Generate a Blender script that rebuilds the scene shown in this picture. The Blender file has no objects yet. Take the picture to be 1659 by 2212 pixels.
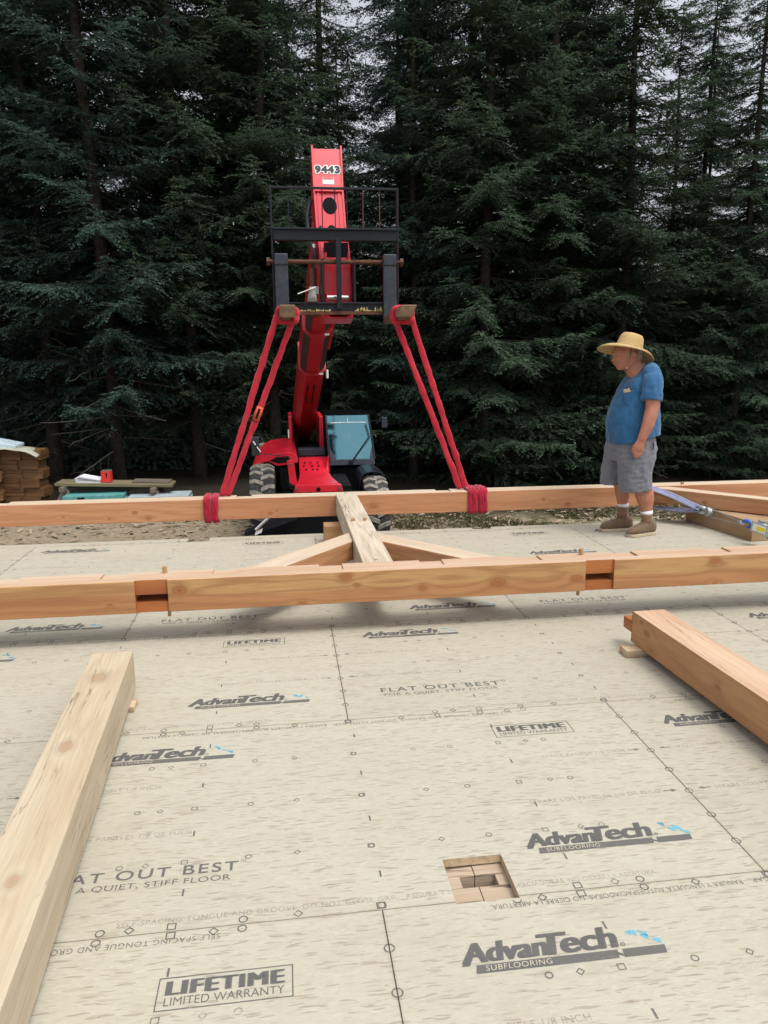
import bpy, bmesh, math, random
from mathutils import Vector, Matrix, noise as mnoise
C = bpy.context.scene
COL = C.collection
R = math.radians
PI = math.pi

# ------------------------------------------------------------------ camera
cam = bpy.data.cameras.new('camera'); camo = bpy.data.objects.new('camera', cam); COL.objects.link(camo)
cam.sensor_fit = 'HORIZONTAL'; cam.sensor_width = 36.0; cam.lens = 36.0 * 1625.435 / 1659
cam.clip_start = .05; cam.clip_end = 3000
M = Matrix.Rotation(-.129579, 3, 'Z') @ Matrix.Rotation(-.2023755, 3, 'X') @ Matrix.Rotation(.0088363, 3, 'Y') @ Matrix.Rotation(PI/2, 3, 'X')
camo.matrix_world = Matrix.Translation((-.2365, -1.9326, 1.6024)) @ M.to_4x4()
C.camera = camo

# ------------------------------------------------------------------ sky, sun, exposure
SUN_EL, SUN_AZ = 66, 135          # azimuth measured from +Y towards +X
w = bpy.data.worlds.new('World'); C.world = w; w.use_nodes = True
nt = w.node_tree; bgd = nt.nodes['Background']
sky = nt.nodes.new('ShaderNodeTexSky'); sky.sky_type = 'NISHITA'; sky.sun_disc = False
sky.sun_elevation = R(SUN_EL); sky.sun_rotation = R(SUN_AZ); sky.dust_density = 6; sky.air_density = 1.0; sky.ozone_density = 1
hs = nt.nodes.new('ShaderNodeHueSaturation'); hs.inputs['Saturation'].default_value = .30; hs.inputs['Value'].default_value = 1.5
nt.links.new(sky.outputs[0], hs.inputs['Color']); nt.links.new(hs.outputs[0], bgd.inputs[0]); bgd.inputs[1].default_value = .15
sl = bpy.data.lights.new('sun', 'SUN'); sl.energy = .8; sl.angle = R(12); sl.color = (1, .95, .87)
so = bpy.data.objects.new('sun', sl); COL.objects.link(so)
d = Vector((math.sin(R(SUN_AZ))*math.cos(R(SUN_EL)), math.cos(R(SUN_AZ))*math.cos(R(SUN_EL)), math.sin(R(SUN_EL))))
so.rotation_euler = d.to_track_quat('Z', 'Y').to_euler(); so.location = (0, 0, 30)
C.view_settings.view_transform = 'Standard'; C.view_settings.look = 'None'; C.view_settings.gamma = 1
C.view_settings.use_curve_mapping = False
C.view_settings.exposure = .12
C.render.engine = 'CYCLES'; C.cycles.max_bounces = 6; C.cycles.transparent_max_bounces = 12

# ------------------------------------------------------------------ naming helpers
def props(o, label=None, cat=None, group=None, kind=None):
    if label: o['label'] = label
    if cat: o['category'] = cat
    if group: o['group'] = group
    if kind: o['kind'] = kind
    return o
def thing(name, label, cat, loc=(0, 0, 0), rz=0, group=None):
    o = bpy.data.objects.new(name, None); COL.objects.link(o); o.empty_display_size = .2
    o.location = loc; o.rotation_euler = (0, 0, rz)
    return props(o, label, cat, group)
def dup(root, loc, rz, scale=None, label=None):
    r = root.copy(); COL.objects.link(r); r.location = loc; r.rotation_euler = (0, 0, rz)
    if scale: r.scale = scale
    if label: r['label'] = label
    for ch in list(root.children):
        c = ch.copy(); COL.objects.link(c); c.parent = r
        for g in ch.children:
            q = g.copy(); COL.objects.link(q); q.parent = c
    return r

# ------------------------------------------------------------------ material helpers
class NT:
    def __init__(s, name):
        s.m = bpy.data.materials.new(name); s.m.use_nodes = True; s.t = s.m.node_tree
        s.b = s.t.nodes['Principled BSDF']; s.out = s.t.nodes['Material Output']
    def n(s, typ, ins=None, **kw):
        x = s.t.nodes.new(typ)
        for k, v in kw.items(): setattr(x, k, v)
        for k, v in (ins or {}).items(): s.set(x.inputs[k], v)
        return x
    def set(s, inp, v):
        if hasattr(v, 'is_output'): s.t.links.new(v, inp)
        elif isinstance(v, (tuple, list)) and len(v) == 3 and inp.type == 'RGBA': inp.default_value = (*v, 1)
        else: inp.default_value = v
    def math(s, op, a, b=0.0, c=0.0, clamp=False):
        x = s.n('ShaderNodeMath', {0: a, 1: b, 2: c}, operation=op); x.use_clamp = clamp; return x.outputs[0]
    def vmath(s, op, a, b=(0, 0, 0)):
        x = s.n('ShaderNodeVectorMath', {0: a, 1: b}, operation=op); return x.outputs['Value'] if op in ('LENGTH', 'DOT_PRODUCT') else x.outputs[0]
    def mix(s, f, a, b, blend='MIX'):
        x = s.n('ShaderNodeMix', data_type='RGBA', blend_type=blend); x.clamp_factor = True
        s.set(x.inputs[0], f); s.set(x.inputs[6], a); s.set(x.inputs[7], b); return x.outputs[2]
    def ramp(s, v, lo, hi, a=0.0, b=1.0):
        return s.n('ShaderNodeMapRange', {0: v, 1: lo, 2: hi, 3: a, 4: b}, clamp=True).outputs[0]
    def sstep(s, v, lo, hi, a=0.0, b=1.0):
        return s.n('ShaderNodeMapRange', {0: v, 1: lo, 2: hi, 3: a, 4: b}, clamp=True, interpolation_type='SMOOTHSTEP').outputs[0]
    def noise(s, vec, scale=1., detail=2., rough=.5, dist=0.):
        return s.n('ShaderNodeTexNoise', {'Vector': vec, 'Scale': scale, 'Detail': detail, 'Roughness': rough, 'Distortion': dist}).outputs[0]
    def vor(s, vec, scale=1., feat='F1', out='Color', rnd=1.):
        return s.n('ShaderNodeTexVoronoi', {'Vector': vec, 'Scale': scale, 'Randomness': rnd}, feature=feat).outputs[out]
    def obj(s): return s.n('ShaderNodeTexCoord').outputs['Object']
    def mapv(s, v, loc=(0, 0, 0), rot=(0, 0, 0), sc=(1, 1, 1)):
        return s.n('ShaderNodeMapping', {0: v, 1: loc, 2: rot, 3: sc}).outputs[0]
    def sep(s, v): return s.n('ShaderNodeSeparateXYZ', {0: v}).outputs
    def bump(s, h, strength=.3, dist=.01):
        s.set(s.b.inputs['Normal'], s.n('ShaderNodeBump', {'Height': h, 'Strength': strength, 'Distance': dist}).outputs[0])
    def fin(s, col, rough=.5, metal=0., spec=.5):
        s.set(s.b.inputs['Base Color'], col); s.set(s.b.inputs['Roughness'], rough)
        s.set(s.b.inputs['Metallic'], metal); s.b.inputs['Specular IOR Level'].default_value = spec
        return s.m

def paint(name, col, rough=.4, metal=0., var=.25, scale=6., spec=.5, dirt=None, dirtamt=.3, coat=0., bump=0.):
    k = NT(name); v = k.obj(); nz = k.noise(v, scale, 5, .6)
    f = k.ramp(nz, .3, .7, 1 - var, 1 + var * .4)
    c = k.mix(1., col, k.n('ShaderNodeCombineColor', {0: f, 1: f, 2: f}).outputs[0], 'MULTIPLY')
    if dirt:
        g = k.noise(k.mapv(v, (3, 1, 7)), scale * 2.3, 6, .65)
        c = k.mix(k.ramp(g, .48, .72, 0, dirtamt), c, dirt)
    if bump: k.bump(k.noise(v, scale * 8, 4, .6), bump, .004)
    k.b.inputs['Coat Weight'].default_value = coat; k.b.inputs['Coat Roughness'].default_value = .15
    r = k.ramp(nz, .3, .7, max(.05, rough - .08), rough + .1)
    return k.fin(c, r, metal, spec)

def wood(name, light, dark, late=(.30, .15, .07), knots=(), sap=None, weather=0., spec=.35, rough=.55, seed=0, ring=34., latef=.45, checks=0., knotf=.85):
    """sawn timber; the grain runs along local X. knots: (x, y, z, r) in local coordinates"""
    light, dark, late = [tuple(q*.80 for q in c_) for c_ in (light, dark, late)]
    if sap is not None: sap = (tuple(q*.80 for q in sap[0]), sap[1])
    k = NT(name); v = k.obj(); dn = None; kn = 0.; dist = 0.
    for (x, y, z, r) in knots:
        dv = k.vmath('MULTIPLY', k.vmath('SUBTRACT', v, (x, y, z)), (.62/r, 1/r, 1/r))
        wob = k.math('MULTIPLY', k.noise(v, 22, 2), .5)
        dd = k.math('ADD', k.vmath('LENGTH', dv), k.math('SUBTRACT', wob, .25))
        dn = dd if dn is None else k.math('MINIMUM', dn, dd)
    p = k.mapv(v, (seed * 3.1, seed * 1.7, seed * .9), (0, 0, 0), (.45, 7., 7.))
    t = k.math('MULTIPLY', k.noise(p, 1., 3, .45), ring)
    if dn is not None:
        t = k.math('ADD', t, k.math('MULTIPLY', k.math('POWER', 2.718, k.math('MULTIPLY', dn, -.55)), 9.))
    ln = k.math('MULTIPLY_ADD', k.math('SINE', t), .5, .5)
    ln = k.math('POWER', ln, 2.2)
    fib = k.noise(k.mapv(v, (0, 0, seed), (0, 0, 0), (5, 170, 170)), 1., 3, .6)
    big = k.noise(k.mapv(v, (seed, 0, 0), (0, 0, 0), (.5, 4, 4)), 1., 3, .5)
    c = k.mix(k.sstep(big, .35, .65), light, dark)
    if sap is not None:
        z = k.sep(v)[2]; zz = k.math('ADD', z, k.math('MULTIPLY', k.noise(k.mapv(v, (9, 0, 0), (0, 0, 0), (.6, 2, 2)), 1, 2), .1))
        c = k.mix(k.sstep(zz, sap[1], sap[1] + .02), c, sap[0])
    c = k.mix(k.math('MULTIPLY', ln, latef), c, late)
    c = k.mix(k.ramp(fib, .35, .75, 0., .48), c, tuple(q * .60 for q in dark))
    grime = k.noise(k.mapv(v, (seed, 3, 1), (0, 0, 0), (1.3, 5, 5)), 1., 6, .68)
    c = k.mix(k.ramp(grime, .54, .74, 0., .30), c, (.20, .14, .09))
    if dn is not None:
        km = k.sstep(dn, .80, 1.0, 1., 0.); halo = k.sstep(dn, .9, 1.9, .38, 0.)
        c = k.mix(halo, c, tuple(q * .62 for q in dark))
        kr = k.math('MULTIPLY_ADD', k.math('SINE', k.math('MULTIPLY', dn, 26.)), .5, .5)
        c = k.mix(k.math('MULTIPLY', km, knotf), c, k.mix(kr, (.40, .165, .058), (.20, .075, .028)))
        c = k.mix(k.sstep(dn, .0, .16, .8*knotf, 0.), c, (.05, .025, .012))
    if weather:
        g = k.noise(v, 5.5, 5, .65)
        c = k.mix(k.ramp(g, .45, .7, 0, weather), c, (.33, .27, .20))
    if checks:
        q = k.noise(k.mapv(v, (seed * 7, 2, 5), (0, 0, 0), (.75, 11, 11)), 1., 4, .55)
        cr = k.math('ABSOLUTE', k.math('SUBTRACT', q, .5))
        msk = k.ramp(k.noise(k.mapv(v, (4, seed, 1), (0, 0, 0), (1.2, 5, 5)), 1, 2), .48, .58)
        c = k.mix(k.math('MULTIPLY', k.sstep(cr, .002, .010, checks, 0.), msk), c, (.09, .06, .04))
    k.bump(k.math('ADD', k.math('MULTIPLY', fib, .6), k.math('MULTIPLY', ln, .4)), .25, .003)
    return k.fin(c, k.ramp(fib, .3, .7, rough - .08, rough + .1), 0., spec)

# ------------------------------------------------------------------ mesh helpers
class MB:
    def __init__(s): s.bm = bmesh.new(); s.mi = 0
    def _mi(s, fs, mi):
        for f in fs: f.material_index = mi
    def box(s, lo, hi, mi=0, mat=None):
        x0, y0, z0 = lo; x1, y1, z1 = hi
        p = [Vector(q) for q in ((x0, y0, z0), (x1, y0, z0), (x1, y1, z0), (x0, y1, z0), (x0, y0, z1), (x1, y0, z1), (x1, y1, z1), (x0, y1, z1))]
        if mat is not None: p = [mat @ q for q in p]
        vs = [s.bm.verts.new(q) for q in p]
        fs = [s.bm.faces.new([vs[i] for i in f]) for f in ((3, 2, 1, 0), (4, 5, 6, 7), (0, 1, 5, 4), (1, 2, 6, 5), (2, 3, 7, 6), (3, 0, 4, 7))]
        s._mi(fs, mi); return s
    def hexa(s, p, mi=0):
        vs = [s.bm.verts.new(Vector(q)) for q in p]
        fs = [s.bm.faces.new([vs[i] for i in f]) for f in ((3, 2, 1, 0), (4, 5, 6, 7), (0, 1, 5, 4), (1, 2, 6, 5), (2, 3, 7, 6), (3, 0, 4, 7))]
        s._mi(fs, mi); return s
    def prism(s, pts, v, mi=0):
        """closed polygon pts (3-D, planar) swept by vector v"""
        v = Vector(v); a = [s.bm.verts.new(Vector(p)) for p in pts]; b = [s.bm.verts.new(Vector(p) + v) for p in pts]
        n = len(a); fs = [s.bm.faces.new(a[::-1]), s.bm.faces.new(b)]
        for i in range(n): fs.append(s.bm.faces.new((a[i], a[(i+1) % n], b[(i+1) % n], b[i])))
        s._mi(fs, mi); return s
    def loft(s, rings, mi=0, cap=True, closed=True):
        rows = [[s.bm.verts.new(Vector(p)) for p in r] for r in rings]; n = len(rows[0]); fs = []
        for a, b in zip(rows, rows[1:]):
            for i in range(n if closed else n-1):
                j = (i+1) % n
                fs.append(s.bm.faces.new((a[i], a[j], b[j], b[i])))
        if cap and closed:
            fs.append(s.bm.faces.new(rows[0][::-1])); fs.append(s.bm.faces.new(rows[-1]))
        s._mi(fs, mi); return s
    def tube(s, path, r, n=8, mi=0, flat=1.0, up=(0, 0, 1), cap=True):
        path = [Vector(p) for p in path]; rings = []; m = len(path)
        for i, p in enumerate(path):
            t = (path[min(i+1, m-1)] - path[max(i-1, 0)])
            if t.length < 1e-9: t = Vector((0, 0, 1))
            t.normalize(); u = Vector(up); a = t.cross(u)
            if a.length < 1e-3: a = t.cross(Vector((0, 1, 0.01)))
            a.normalize(); b = a.cross(t).normalized()
            rr = r[i] if isinstance(r, (list, tuple)) else (r(i/(m-1)) if callable(r) else r)
            rings.append([p + a * math.cos(2*PI*k/n) * rr + b * math.sin(2*PI*k/n) * rr * flat for k in range(n)])
        return s.loft(rings, mi, cap)
    def cyl(s, p0, p1, r, n=16, mi=0, r1=None):
        return s.tube([p0, p1], [r, r if r1 is None else r1], n, mi)
    def lathe(s, prof, c, axis='x', n=32, mi=0, arc=2*PI, a0=0):
        """prof: (axial, radius) pairs round an axis through c"""
        c = Vector(c); rings = []; full = abs(arc - 2*PI) < 1e-6
        m = n if full else n+1
        for (h, r) in prof:
            ring = []
            for k in range(m):
                a = a0 + arc * k / n; u, v = math.cos(a) * r, math.sin(a) * r
                ring.append(c + (Vector((h, u, v)) if axis == 'x' else Vector((u, h, v)) if axis == 'y' else Vector((u, v, h))))
            rings.append(ring)
        return s.loft(rings, mi, cap=full, closed=full)
    def quad(s, a, b, c, d, mi=0):
        f = s.bm.faces.new([s.bm.verts.new(Vector(q)) for q in (a, b, c, d)]); f.material_index = mi; return s
    def poly(s, pts, mi=0):
        f = s.bm.faces.new([s.bm.verts.new(Vector(q)) for q in pts]); f.material_index = mi; return s
    def build(s, name, mats, parent=None, smooth=False, bevel=0., seg=2, fix=True, angle=35):
        if fix: bmesh.ops.recalc_face_normals(s.bm, faces=s.bm.faces[:])
        me = bpy.data.meshes.new(name); s.bm.to_mesh(me); s.bm.free()
        for m_ in (mats if isinstance(mats, (list, tuple)) else [mats]): me.materials.append(m_)
        o = bpy.data.objects.new(name, me); COL.objects.link(o); o.parent = parent
        if smooth:
            for p in me.polygons: p.use_smooth = True
        if smooth == 'auto':
            me.set_sharp_from_angle(angle=R(angle))
        if bevel:
            b = o.modifiers.new('bevel', 'BEVEL'); b.width = bevel; b.segments = seg; b.limit_method = 'ANGLE'; b.angle_limit = R(40)
        return o
def bake(o):
    dg = bpy.context.evaluated_depsgraph_get(); dg.update()
    me = bpy.data.meshes.new_from_object(o.evaluated_get(dg)); o.modifiers.clear(); o.data = me
    return o
def carve(o, boxes, mi=None):
    """cut boxes (lo, hi) in local coordinates out of a mesh; cut faces take material slot mi"""
    tmp = []
    for lo, hi in boxes:
        b = MB().box(lo, hi).build('tmp_cut', [], None); b.matrix_world = o.matrix_world; tmp.append(b)
        m = o.modifiers.new('cut', 'BOOLEAN'); m.operation = 'DIFFERENCE'; m.object = b; m.solver = 'EXACT'
    t = o.modifiers.new('tri', 'TRIANGULATE'); t.ngon_method = 'BEAUTY'; t.min_vertices = 5
    bake(o)
    for b in tmp:
        me = b.data; bpy.data.objects.remove(b); bpy.data.meshes.remove(me)
    if mi is not None:
        e = 1e-4
        for p in o.data.polygons:
            c = p.center; nrm = p.normal
            for lo, hi in boxes:
                ins = all(lo[i]-e <= c[i] <= hi[i]+e for i in range(3))
                onb = any((abs(c[i]-lo[i]) < e and nrm[i] > .9) or (abs(c[i]-hi[i]) < e and nrm[i] < -.9) for i in range(3))
                if ins and onb: p.material_index = mi
    return o
def fuse(mb, voxel, name, mat, parent=None, smooth_it=4):
    o = mb.build(name, mat, parent, smooth=True)
    m = o.modifiers.new('r', 'REMESH'); m.mode = 'VOXEL'; m.voxel_size = voxel; m.use_smooth_shade = True
    if smooth_it:
        q = o.modifiers.new('s', 'SMOOTH'); q.iterations = smooth_it; q.factor = .5
    bake(o)
    if not o.data.materials: o.data.materials.append(mat)
    for p in o.data.polygons: p.use_smooth = True; p.material_index = 0
    return o

# ================================================================== FLOOR
PW, PH = 2.4384, 1.2065
def osb():
    k = NT('oriented_strand_board'); v = k.obj(); x, y, z = k.sep(v)[:3]
    wv = k.n('ShaderNodeTexNoise', {'Vector': v, 'Scale': 9., 'Detail': 2.}).outputs[1]
    vd = k.vmath('ADD', v, k.vmath('MULTIPLY', k.vmath('SUBTRACT', wv, (0.341, 0.371, 0.388)), (.03, .02, 0)))
    def flakes(rot, sx, sy, off):
        c = k.vor(k.mapv(vd, (off, off*.7, 0), (0, 0, R(rot)), (sx, sy, 1)), 1., 'F1', 'Color')
        return k.sep(c)
    a = flakes(14, 34, 125, 0.); b = flakes(-52, 38, 150, 3.3); c3 = flakes(48, 40, 160, 7.1); d4 = flakes(-78, 55, 220, 5.); e5 = flakes(86, 40, 180, 9.)
    t = k.mix(k.math('GREATER_THAN', b[1], .5), a[0], b[0])
    t = k.mix(k.math('GREATER_THAN', c3[1], .6), t, c3[0])
    t = k.mix(k.math('GREATER_THAN', d4[1], .6), t, d4[0])
    t = k.mix(k.math('GREATER_THAN', e5[1], .62), t, e5[0])
    fib = k.noise(k.mapv(vd, (0, 0, 0), (0, 0, R(3)), (18, 260, 1)), 1., 3, .6)
    cr = k.t.nodes.new('ShaderNodeValToRGB'); k.set(cr.inputs[0], t); e = cr.color_ramp.elements
    e[0].position = 0; e[0].color = (0.349, 0.322, 0.252, 1); e[1].position = 1; e[1].color = (0.432, 0.416, 0.347, 1)
    for p_, q_ in ((.10, (0.386, 0.362, 0.287, 1)), (.5, (0.403, 0.382, 0.307, 1)), (.85, (0.414, 0.393, 0.320, 1))):
        n_ = e.new(p_); n_.color = q_
    col = cr.outputs[0]
    col = k.mix(k.ramp(fib, .3, .8, .0, .13), col, (0.293, 0.271, 0.210))
    # thin dark and reddish strands, specks, grubby scuffs
    sp = flakes(-12, 14, 110, 11.); col = k.mix(k.math('MULTIPLY', k.math('GREATER_THAN', sp[0], .975), .22), col, (0.204, 0.164, 0.101))
    sq = flakes(48, 26, 230, 13.); col = k.mix(k.math('MULTIPLY', k.math('GREATER_THAN', sq[0], .955), .5), col, (0.184, 0.149, 0.101))
    sr = flakes(-62, 28, 220, 19.); col = k.mix(k.math('MULTIPLY', k.math('GREATER_THAN', sr[0], .965), .45), col, (0.184, 0.149, 0.101))
    lf = flakes(9, 7, 30, 17.); col = k.mix(k.math('MULTIPLY', k.math('GREATER_THAN', lf[0], .96), .15), col, (0.341, 0.290, 0.226))
    big = k.noise(k.mapv(v, (0, 0, 0), (0, 0, 0), (.8, 1.6, 1)), 1.2, 5, .62)
    col = k.mix(k.ramp(big, .45, .75, 0, .42), col, (0.313, 0.285, 0.222))
    scf = k.noise(k.mapv(v, (4, 2, 0), (0, 0, R(20)), (2, 5, 1)), 1.6, 6, .7)
    gr_ = k.noise(k.mapv(v, (7, 1, 0), (0, 0, R(-15)), (1.2, 2.2, 1)), 2.6, 7, .75)
    col = k.mix(k.ramp(gr_, .56, .70, 0, .30), col, (0.297, 0.250, 0.185))
    col = k.mix(k.ramp(scf, .57, .74, 0, .38), col, (0.245, 0.222, 0.172))
    # panels: staggered rows, each its own tone, thin dark joints
    j = k.math('FLOOR', k.math('DIVIDE', y, PH))
    xs = k.math('DIVIDE', k.math('SUBTRACT', x, k.math('MULTIPLY', k.math('FLOORED_MODULO', k.math('ADD', j, 1.), 2.), PW/2)), PW)
    i = k.math('FLOOR', xs)
    wn = k.n('ShaderNodeTexWhiteNoise', {'Vector': k.n('ShaderNodeCombineXYZ', {0: i, 1: j, 2: 3.}).outputs[0]}).outputs[0]
    f = k.ramp(wn, 0, 1, .90, 1.04)
    col = k.mix(1., col, k.n('ShaderNodeCombineColor', {0: f, 1: f, 2: f}).outputs[0], 'MULTIPLY')
    def edge(q, L):
        fr = k.math('FRACT', q); return k.math('MULTIPLY', k.math('MINIMUM', fr, k.math('SUBTRACT', 1., fr)), L)
    jit = k.math('MULTIPLY', k.math('SUBTRACT', k.noise(v, 60, 2), .5), .0016)
    ex = k.math('ADD', edge(xs, PW), jit); ey = k.math('ADD', edge(k.math('DIVIDE', y, PH), PH), jit)
    sx = k.sstep(ex, .0012, .0026, 1., 0.); sy = k.sstep(ey, .0008, .0022, .72, 0.)
    seam = k.math('MAXIMUM', sx, sy)
    soft = k.math('MULTIPLY', k.sstep(k.math('MINIMUM', ex, ey), .0, .012, .22, 0.), 1.)
    col = k.mix(soft, col, (0.225, 0.185, 0.124)); col = k.mix(seam, col, (0.048, 0.037, 0.025))
    k.bump(k.math('SUBTRACT', k.math('ADD', t, k.math('MULTIPLY', fib, .7)), k.math('MULTIPLY', seam, 3.)), .22, .0025)
    return k.fin(col, k.ramp(big, .3, .7, .5, .66), 0., .35)
M_osb = osb()
M_osbedge = paint('strand_board_edge', (.50, .38, .24), .75, 0, .35, 60)
M_osbpale = paint('unprinted_board', (.44, .39, .31), .6, 0, .2, 40)

FX0, FX1, FY0, FY1 = -6.0, 7.0, -4.5, 4.93
HOLES = [(.222, .418, -.008, .197), (-1.145, -.95, 4.785, 9), (1.50, 1.685, 4.86, 9)]
def build_floor():
    xs = sorted({FX0, FX1} | {h[0] for h in HOLES} | {h[1] for h in HOLES})
    ys = sorted({FY0, FY1} | {q for h in HOLES for q in h[2:] if q < FY1})
    b = bmesh.new(); T = -.029
    g = {}
    def V(x, y, z):
        key = (round(x, 5), round(y, 5), z)
        if key not in g: g[key] = b.verts.new((x, y, z))
        return g[key]
    solid = lambda i, j: 0 <= i < len(xs)-1 and 0 <= j < len(ys)-1 and not any(h[0] - 1e-6 <= xs[i] < h[1] - 1e-6 and h[2] - 1e-6 <= ys[j] < h[3] - 1e-6 for h in HOLES)
    for i in range(len(xs)-1):
        for j in range(len(ys)-1):
            if not solid(i, j): continue
            x0, x1, y0, y1 = xs[i], xs[i+1], ys[j], ys[j+1]
            b.faces.new([V(*q) for q in ((x0, y0, 0), (x1, y0, 0), (x1, y1, 0), (x0, y1, 0))])
            b.faces.new([V(*q) for q in ((x0, y1, T), (x1, y1, T), (x1, y0, T), (x0, y0, T))])
            for (a, c, di, dj) in (((x0, y0), (x1, y0), 0, -1), ((x1, y0), (x1, y1), 1, 0), ((x1, y1), (x0, y1), 0, 1), ((x0, y1), (x0, y0), -1, 0)):
                if not solid(i+di, j+dj):
                    f = b.faces.new([V(*a, T), V(*c, T), V(*c, 0), V(*a, 0)]); f.material_index = 1
    me = bpy.data.meshes.new('floor'); b.to_mesh(me); b.free(); me.materials.append(M_osb); me.materials.append(M_osbedge)
    o = bpy.data.objects.new('floor', me); COL.objects.link(o); o['kind'] = 'structure'; return o
floor = build_floor()
M_joist = wood('joist_wood', (.50, .33, .19), (.40, .25, .13), seed=3)
M_pocket = wood('sill_beam_wood', (.60, .49, .38), (.53, .42, .31), seed=8, ring=20, checks=.9)
# timbers the deck is nailed to: seen down the pocket and at the far edge
j_ = MB()
j_.box((FX0, FY1-.05, -.30), (FX1, FY1-.006, -.031))
for h in HOLES[1:]: j_.box((h[0]-.02, h[2]-.03, -.24), (h[1]+.02, FY1-.052, -.055))
j_.build('rim_joist', M_joist, floor)
o = MB().box((.321, -.35, -.235), (.62, .55, -.034)).build('sill_beam', M_pocket, floor)
o = carve(o, [((.31, .098, -.3), (.385, .152, 0))])
o = MB().box((.02, -.35, -.235), (.318, .55, -.035)).build('sill_beam', M_pocket, floor)
o = carve(o, [((.268, .098, -.3), (.33, .152, 0))])
MB().box((.1, -.1, -.26), (.55, .3, -.237)).build('sill_plate', M_joist, floor)

# ---- printing on the deck
def ink(name, col, cover, soft=.1, scale=34.):
    k = NT(name); v = k.obj()
    nz = k.noise(k.mapv(v, (0, 0, 0), (0, 0, R(6)), (1, 3.2, 1)), scale, 5, .7)
    a = k.math('MULTIPLY', k.sstep(nz, .30, .30 + soft, .25, 1.), cover)
    a = k.math('MULTIPLY', a, k.ramp(k.noise(v, 3.1, 3), .35, .6, .8, 1.))
    k.set(k.b.inputs['Alpha'], a); k.b.inputs['Roughness'].default_value = .7
    return k.fin(col, .7, 0, .2)
M_ink = ink('black_ink', (.125, .122, .118), .84)
M_inkm = ink('faded_ink', (.10, .095, .09), .68, .22)
M_inkf = ink('pale_ink', (.12, .105, .09), .46, .35, 26)
M_inkb = ink('blue_ink', (.12, .46, .62), .75, .3, 18)
_tc = {}
def text_mesh(txt, bold, shear, spacing):
    key = (txt, bold, shear, spacing)
    if key not in _tc:
        c = bpy.data.curves.new('t', 'FONT'); c.body = txt; c.offset = bold; c.shear = shear; c.space_character = spacing; c.fill_mode = 'FRONT'; c.resolution_u = 4
        o = bpy.data.objects.new('t', c); COL.objects.link(o)
        dg = bpy.context.evaluated_depsgraph_get(); dg.update()
        me = bpy.data.meshes.new_from_object(o.evaluated_get(dg))
        vs = [(p.co.x, p.co.y) for p in me.vertices]; fs = [tuple(p.vertices) for p in me.polygons]
        bpy.data.objects.remove(o); bpy.data.curves.remove(c); bpy.data.meshes.remove(me)
        _tc[key] = (vs, fs)
    return _tc[key]
def put_text(mb, txt, T, w=None, h=None, bold=0., shear=0., spacing=1., mi=0):
    """T(u, v) -> 3-D point; text fitted to a w x h box from its lower-left corner"""
    vs, fs = text_mesh(txt, bold, shear, spacing)
    x0 = min(v[0] for v in vs); x1 = max(v[0] for v in vs); y0 = min(v[1] for v in vs); y1 = max(v[1] for v in vs)
    sx = w/(x1-x0) if w else None; sy = h/(y1-y0) if h else None
    sx = sx or sy; sy = sy or sx
    nv = [mb.bm.verts.new(T((p[0]-x0)*sx, (p[1]-y0)*sy)) for p in vs]
    for f in fs:
        try: q = mb.bm.faces.new([nv[i] for i in f]); q.material_index = mi
        except ValueError: pass
def clear_holes(mb):
    bad = [f for f in mb.bm.faces if any(h[0]-.004 < v.co.x < h[1]+.004 and h[2]-.004 < v.co.y < h[3]+.004 for h in HOLES for v in f.verts)]
    bmesh.ops.delete(mb.bm, geom=bad, context='FACES'); return mb
def put_bold(mb, txt, x, y, w, h, bold, shear, spacing, fat, mi=0):
    for k, dx in enumerate((-fat, -fat/3, fat/3, fat)): put_text(mb, txt, flatT(x+dx, y, .0012 + .0002*k), w, h, bold, shear, spacing, mi)
def flatT(x, y, z, flip=False):
    return (lambda u, v: Vector((x-u, y-v, z))) if flip else (lambda u, v: Vector((x+u, y+v, z)))
def poly2(mb, T, pts, mi=0): mb.poly([T(*p) for p in pts], mi)
def logo(x, y, name='printed_logo'):
    """x, y: lower-left corner of the bar"""
    m = MB(); T = flatT(x, y, .0012); T2 = flatT(x, y, .0024)
    put_bold(m, 'Advan', x-.028, y+.036, .243, .070, .012, .22, 1.0, .0048); put_bold(m, 'T', x+.199, y+.036, .082, .076, .012, .22, 1., .0048); put_bold(m, 'ech', x+.256, y+.036, .160, .078, .012, .22, .98, .0048)
    # the A's swash foot
    poly2(m, T, [(-.034, .028), (-.012, .028), (.004, .056), (-.014, .056)])
    for (a, b_) in ((0., .398), (.412, .535)): poly2(m, T, [(a, 0), (b_, 0), (b_+.006, .029), (a+.006, .029)])
    poly2(m, T, [(.398, .012), (.412, .004), (.414, .013), (.399, .021)])
    m_ = MB()
    put_text(m_, 'SUBFLOORING', flatT(x+.028, y+.0055, .0024), .185, .018, .0, .15, 1.1)
    m_.build(name + '_strapline', M_osbpale, floor)
    ring(m, T, .427, .045, .007, .0045, 12); put_text(m, 'R', flatT(x+.4245, y+.0425, .0012), None, .005)
    rr = random.Random(int(x*1000) + int(y*77))
    o_ = m.build(name, M_ink, floor)
    s = MB()
    for q in range(5):
        u, v_ = .45 + .014*q + rr.uniform(-.006, .006), .095 - .009*q + rr.uniform(-.012, .012)
        if q == 4: u, v_ = .515, .052
        l, wd = rr.uniform(.016, .034), rr.uniform(.005, .011)
        poly2(s, T, [(u, v_), (u+l*.5, v_-l*.45-wd*.3), (u+l*.9, v_-l*.75), (u+l*.8+wd*.6, v_-l*.4+wd), (u+l*.3, v_+wd*.6)])
    s.build('printed_splash', M_inkb, floor)
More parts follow.
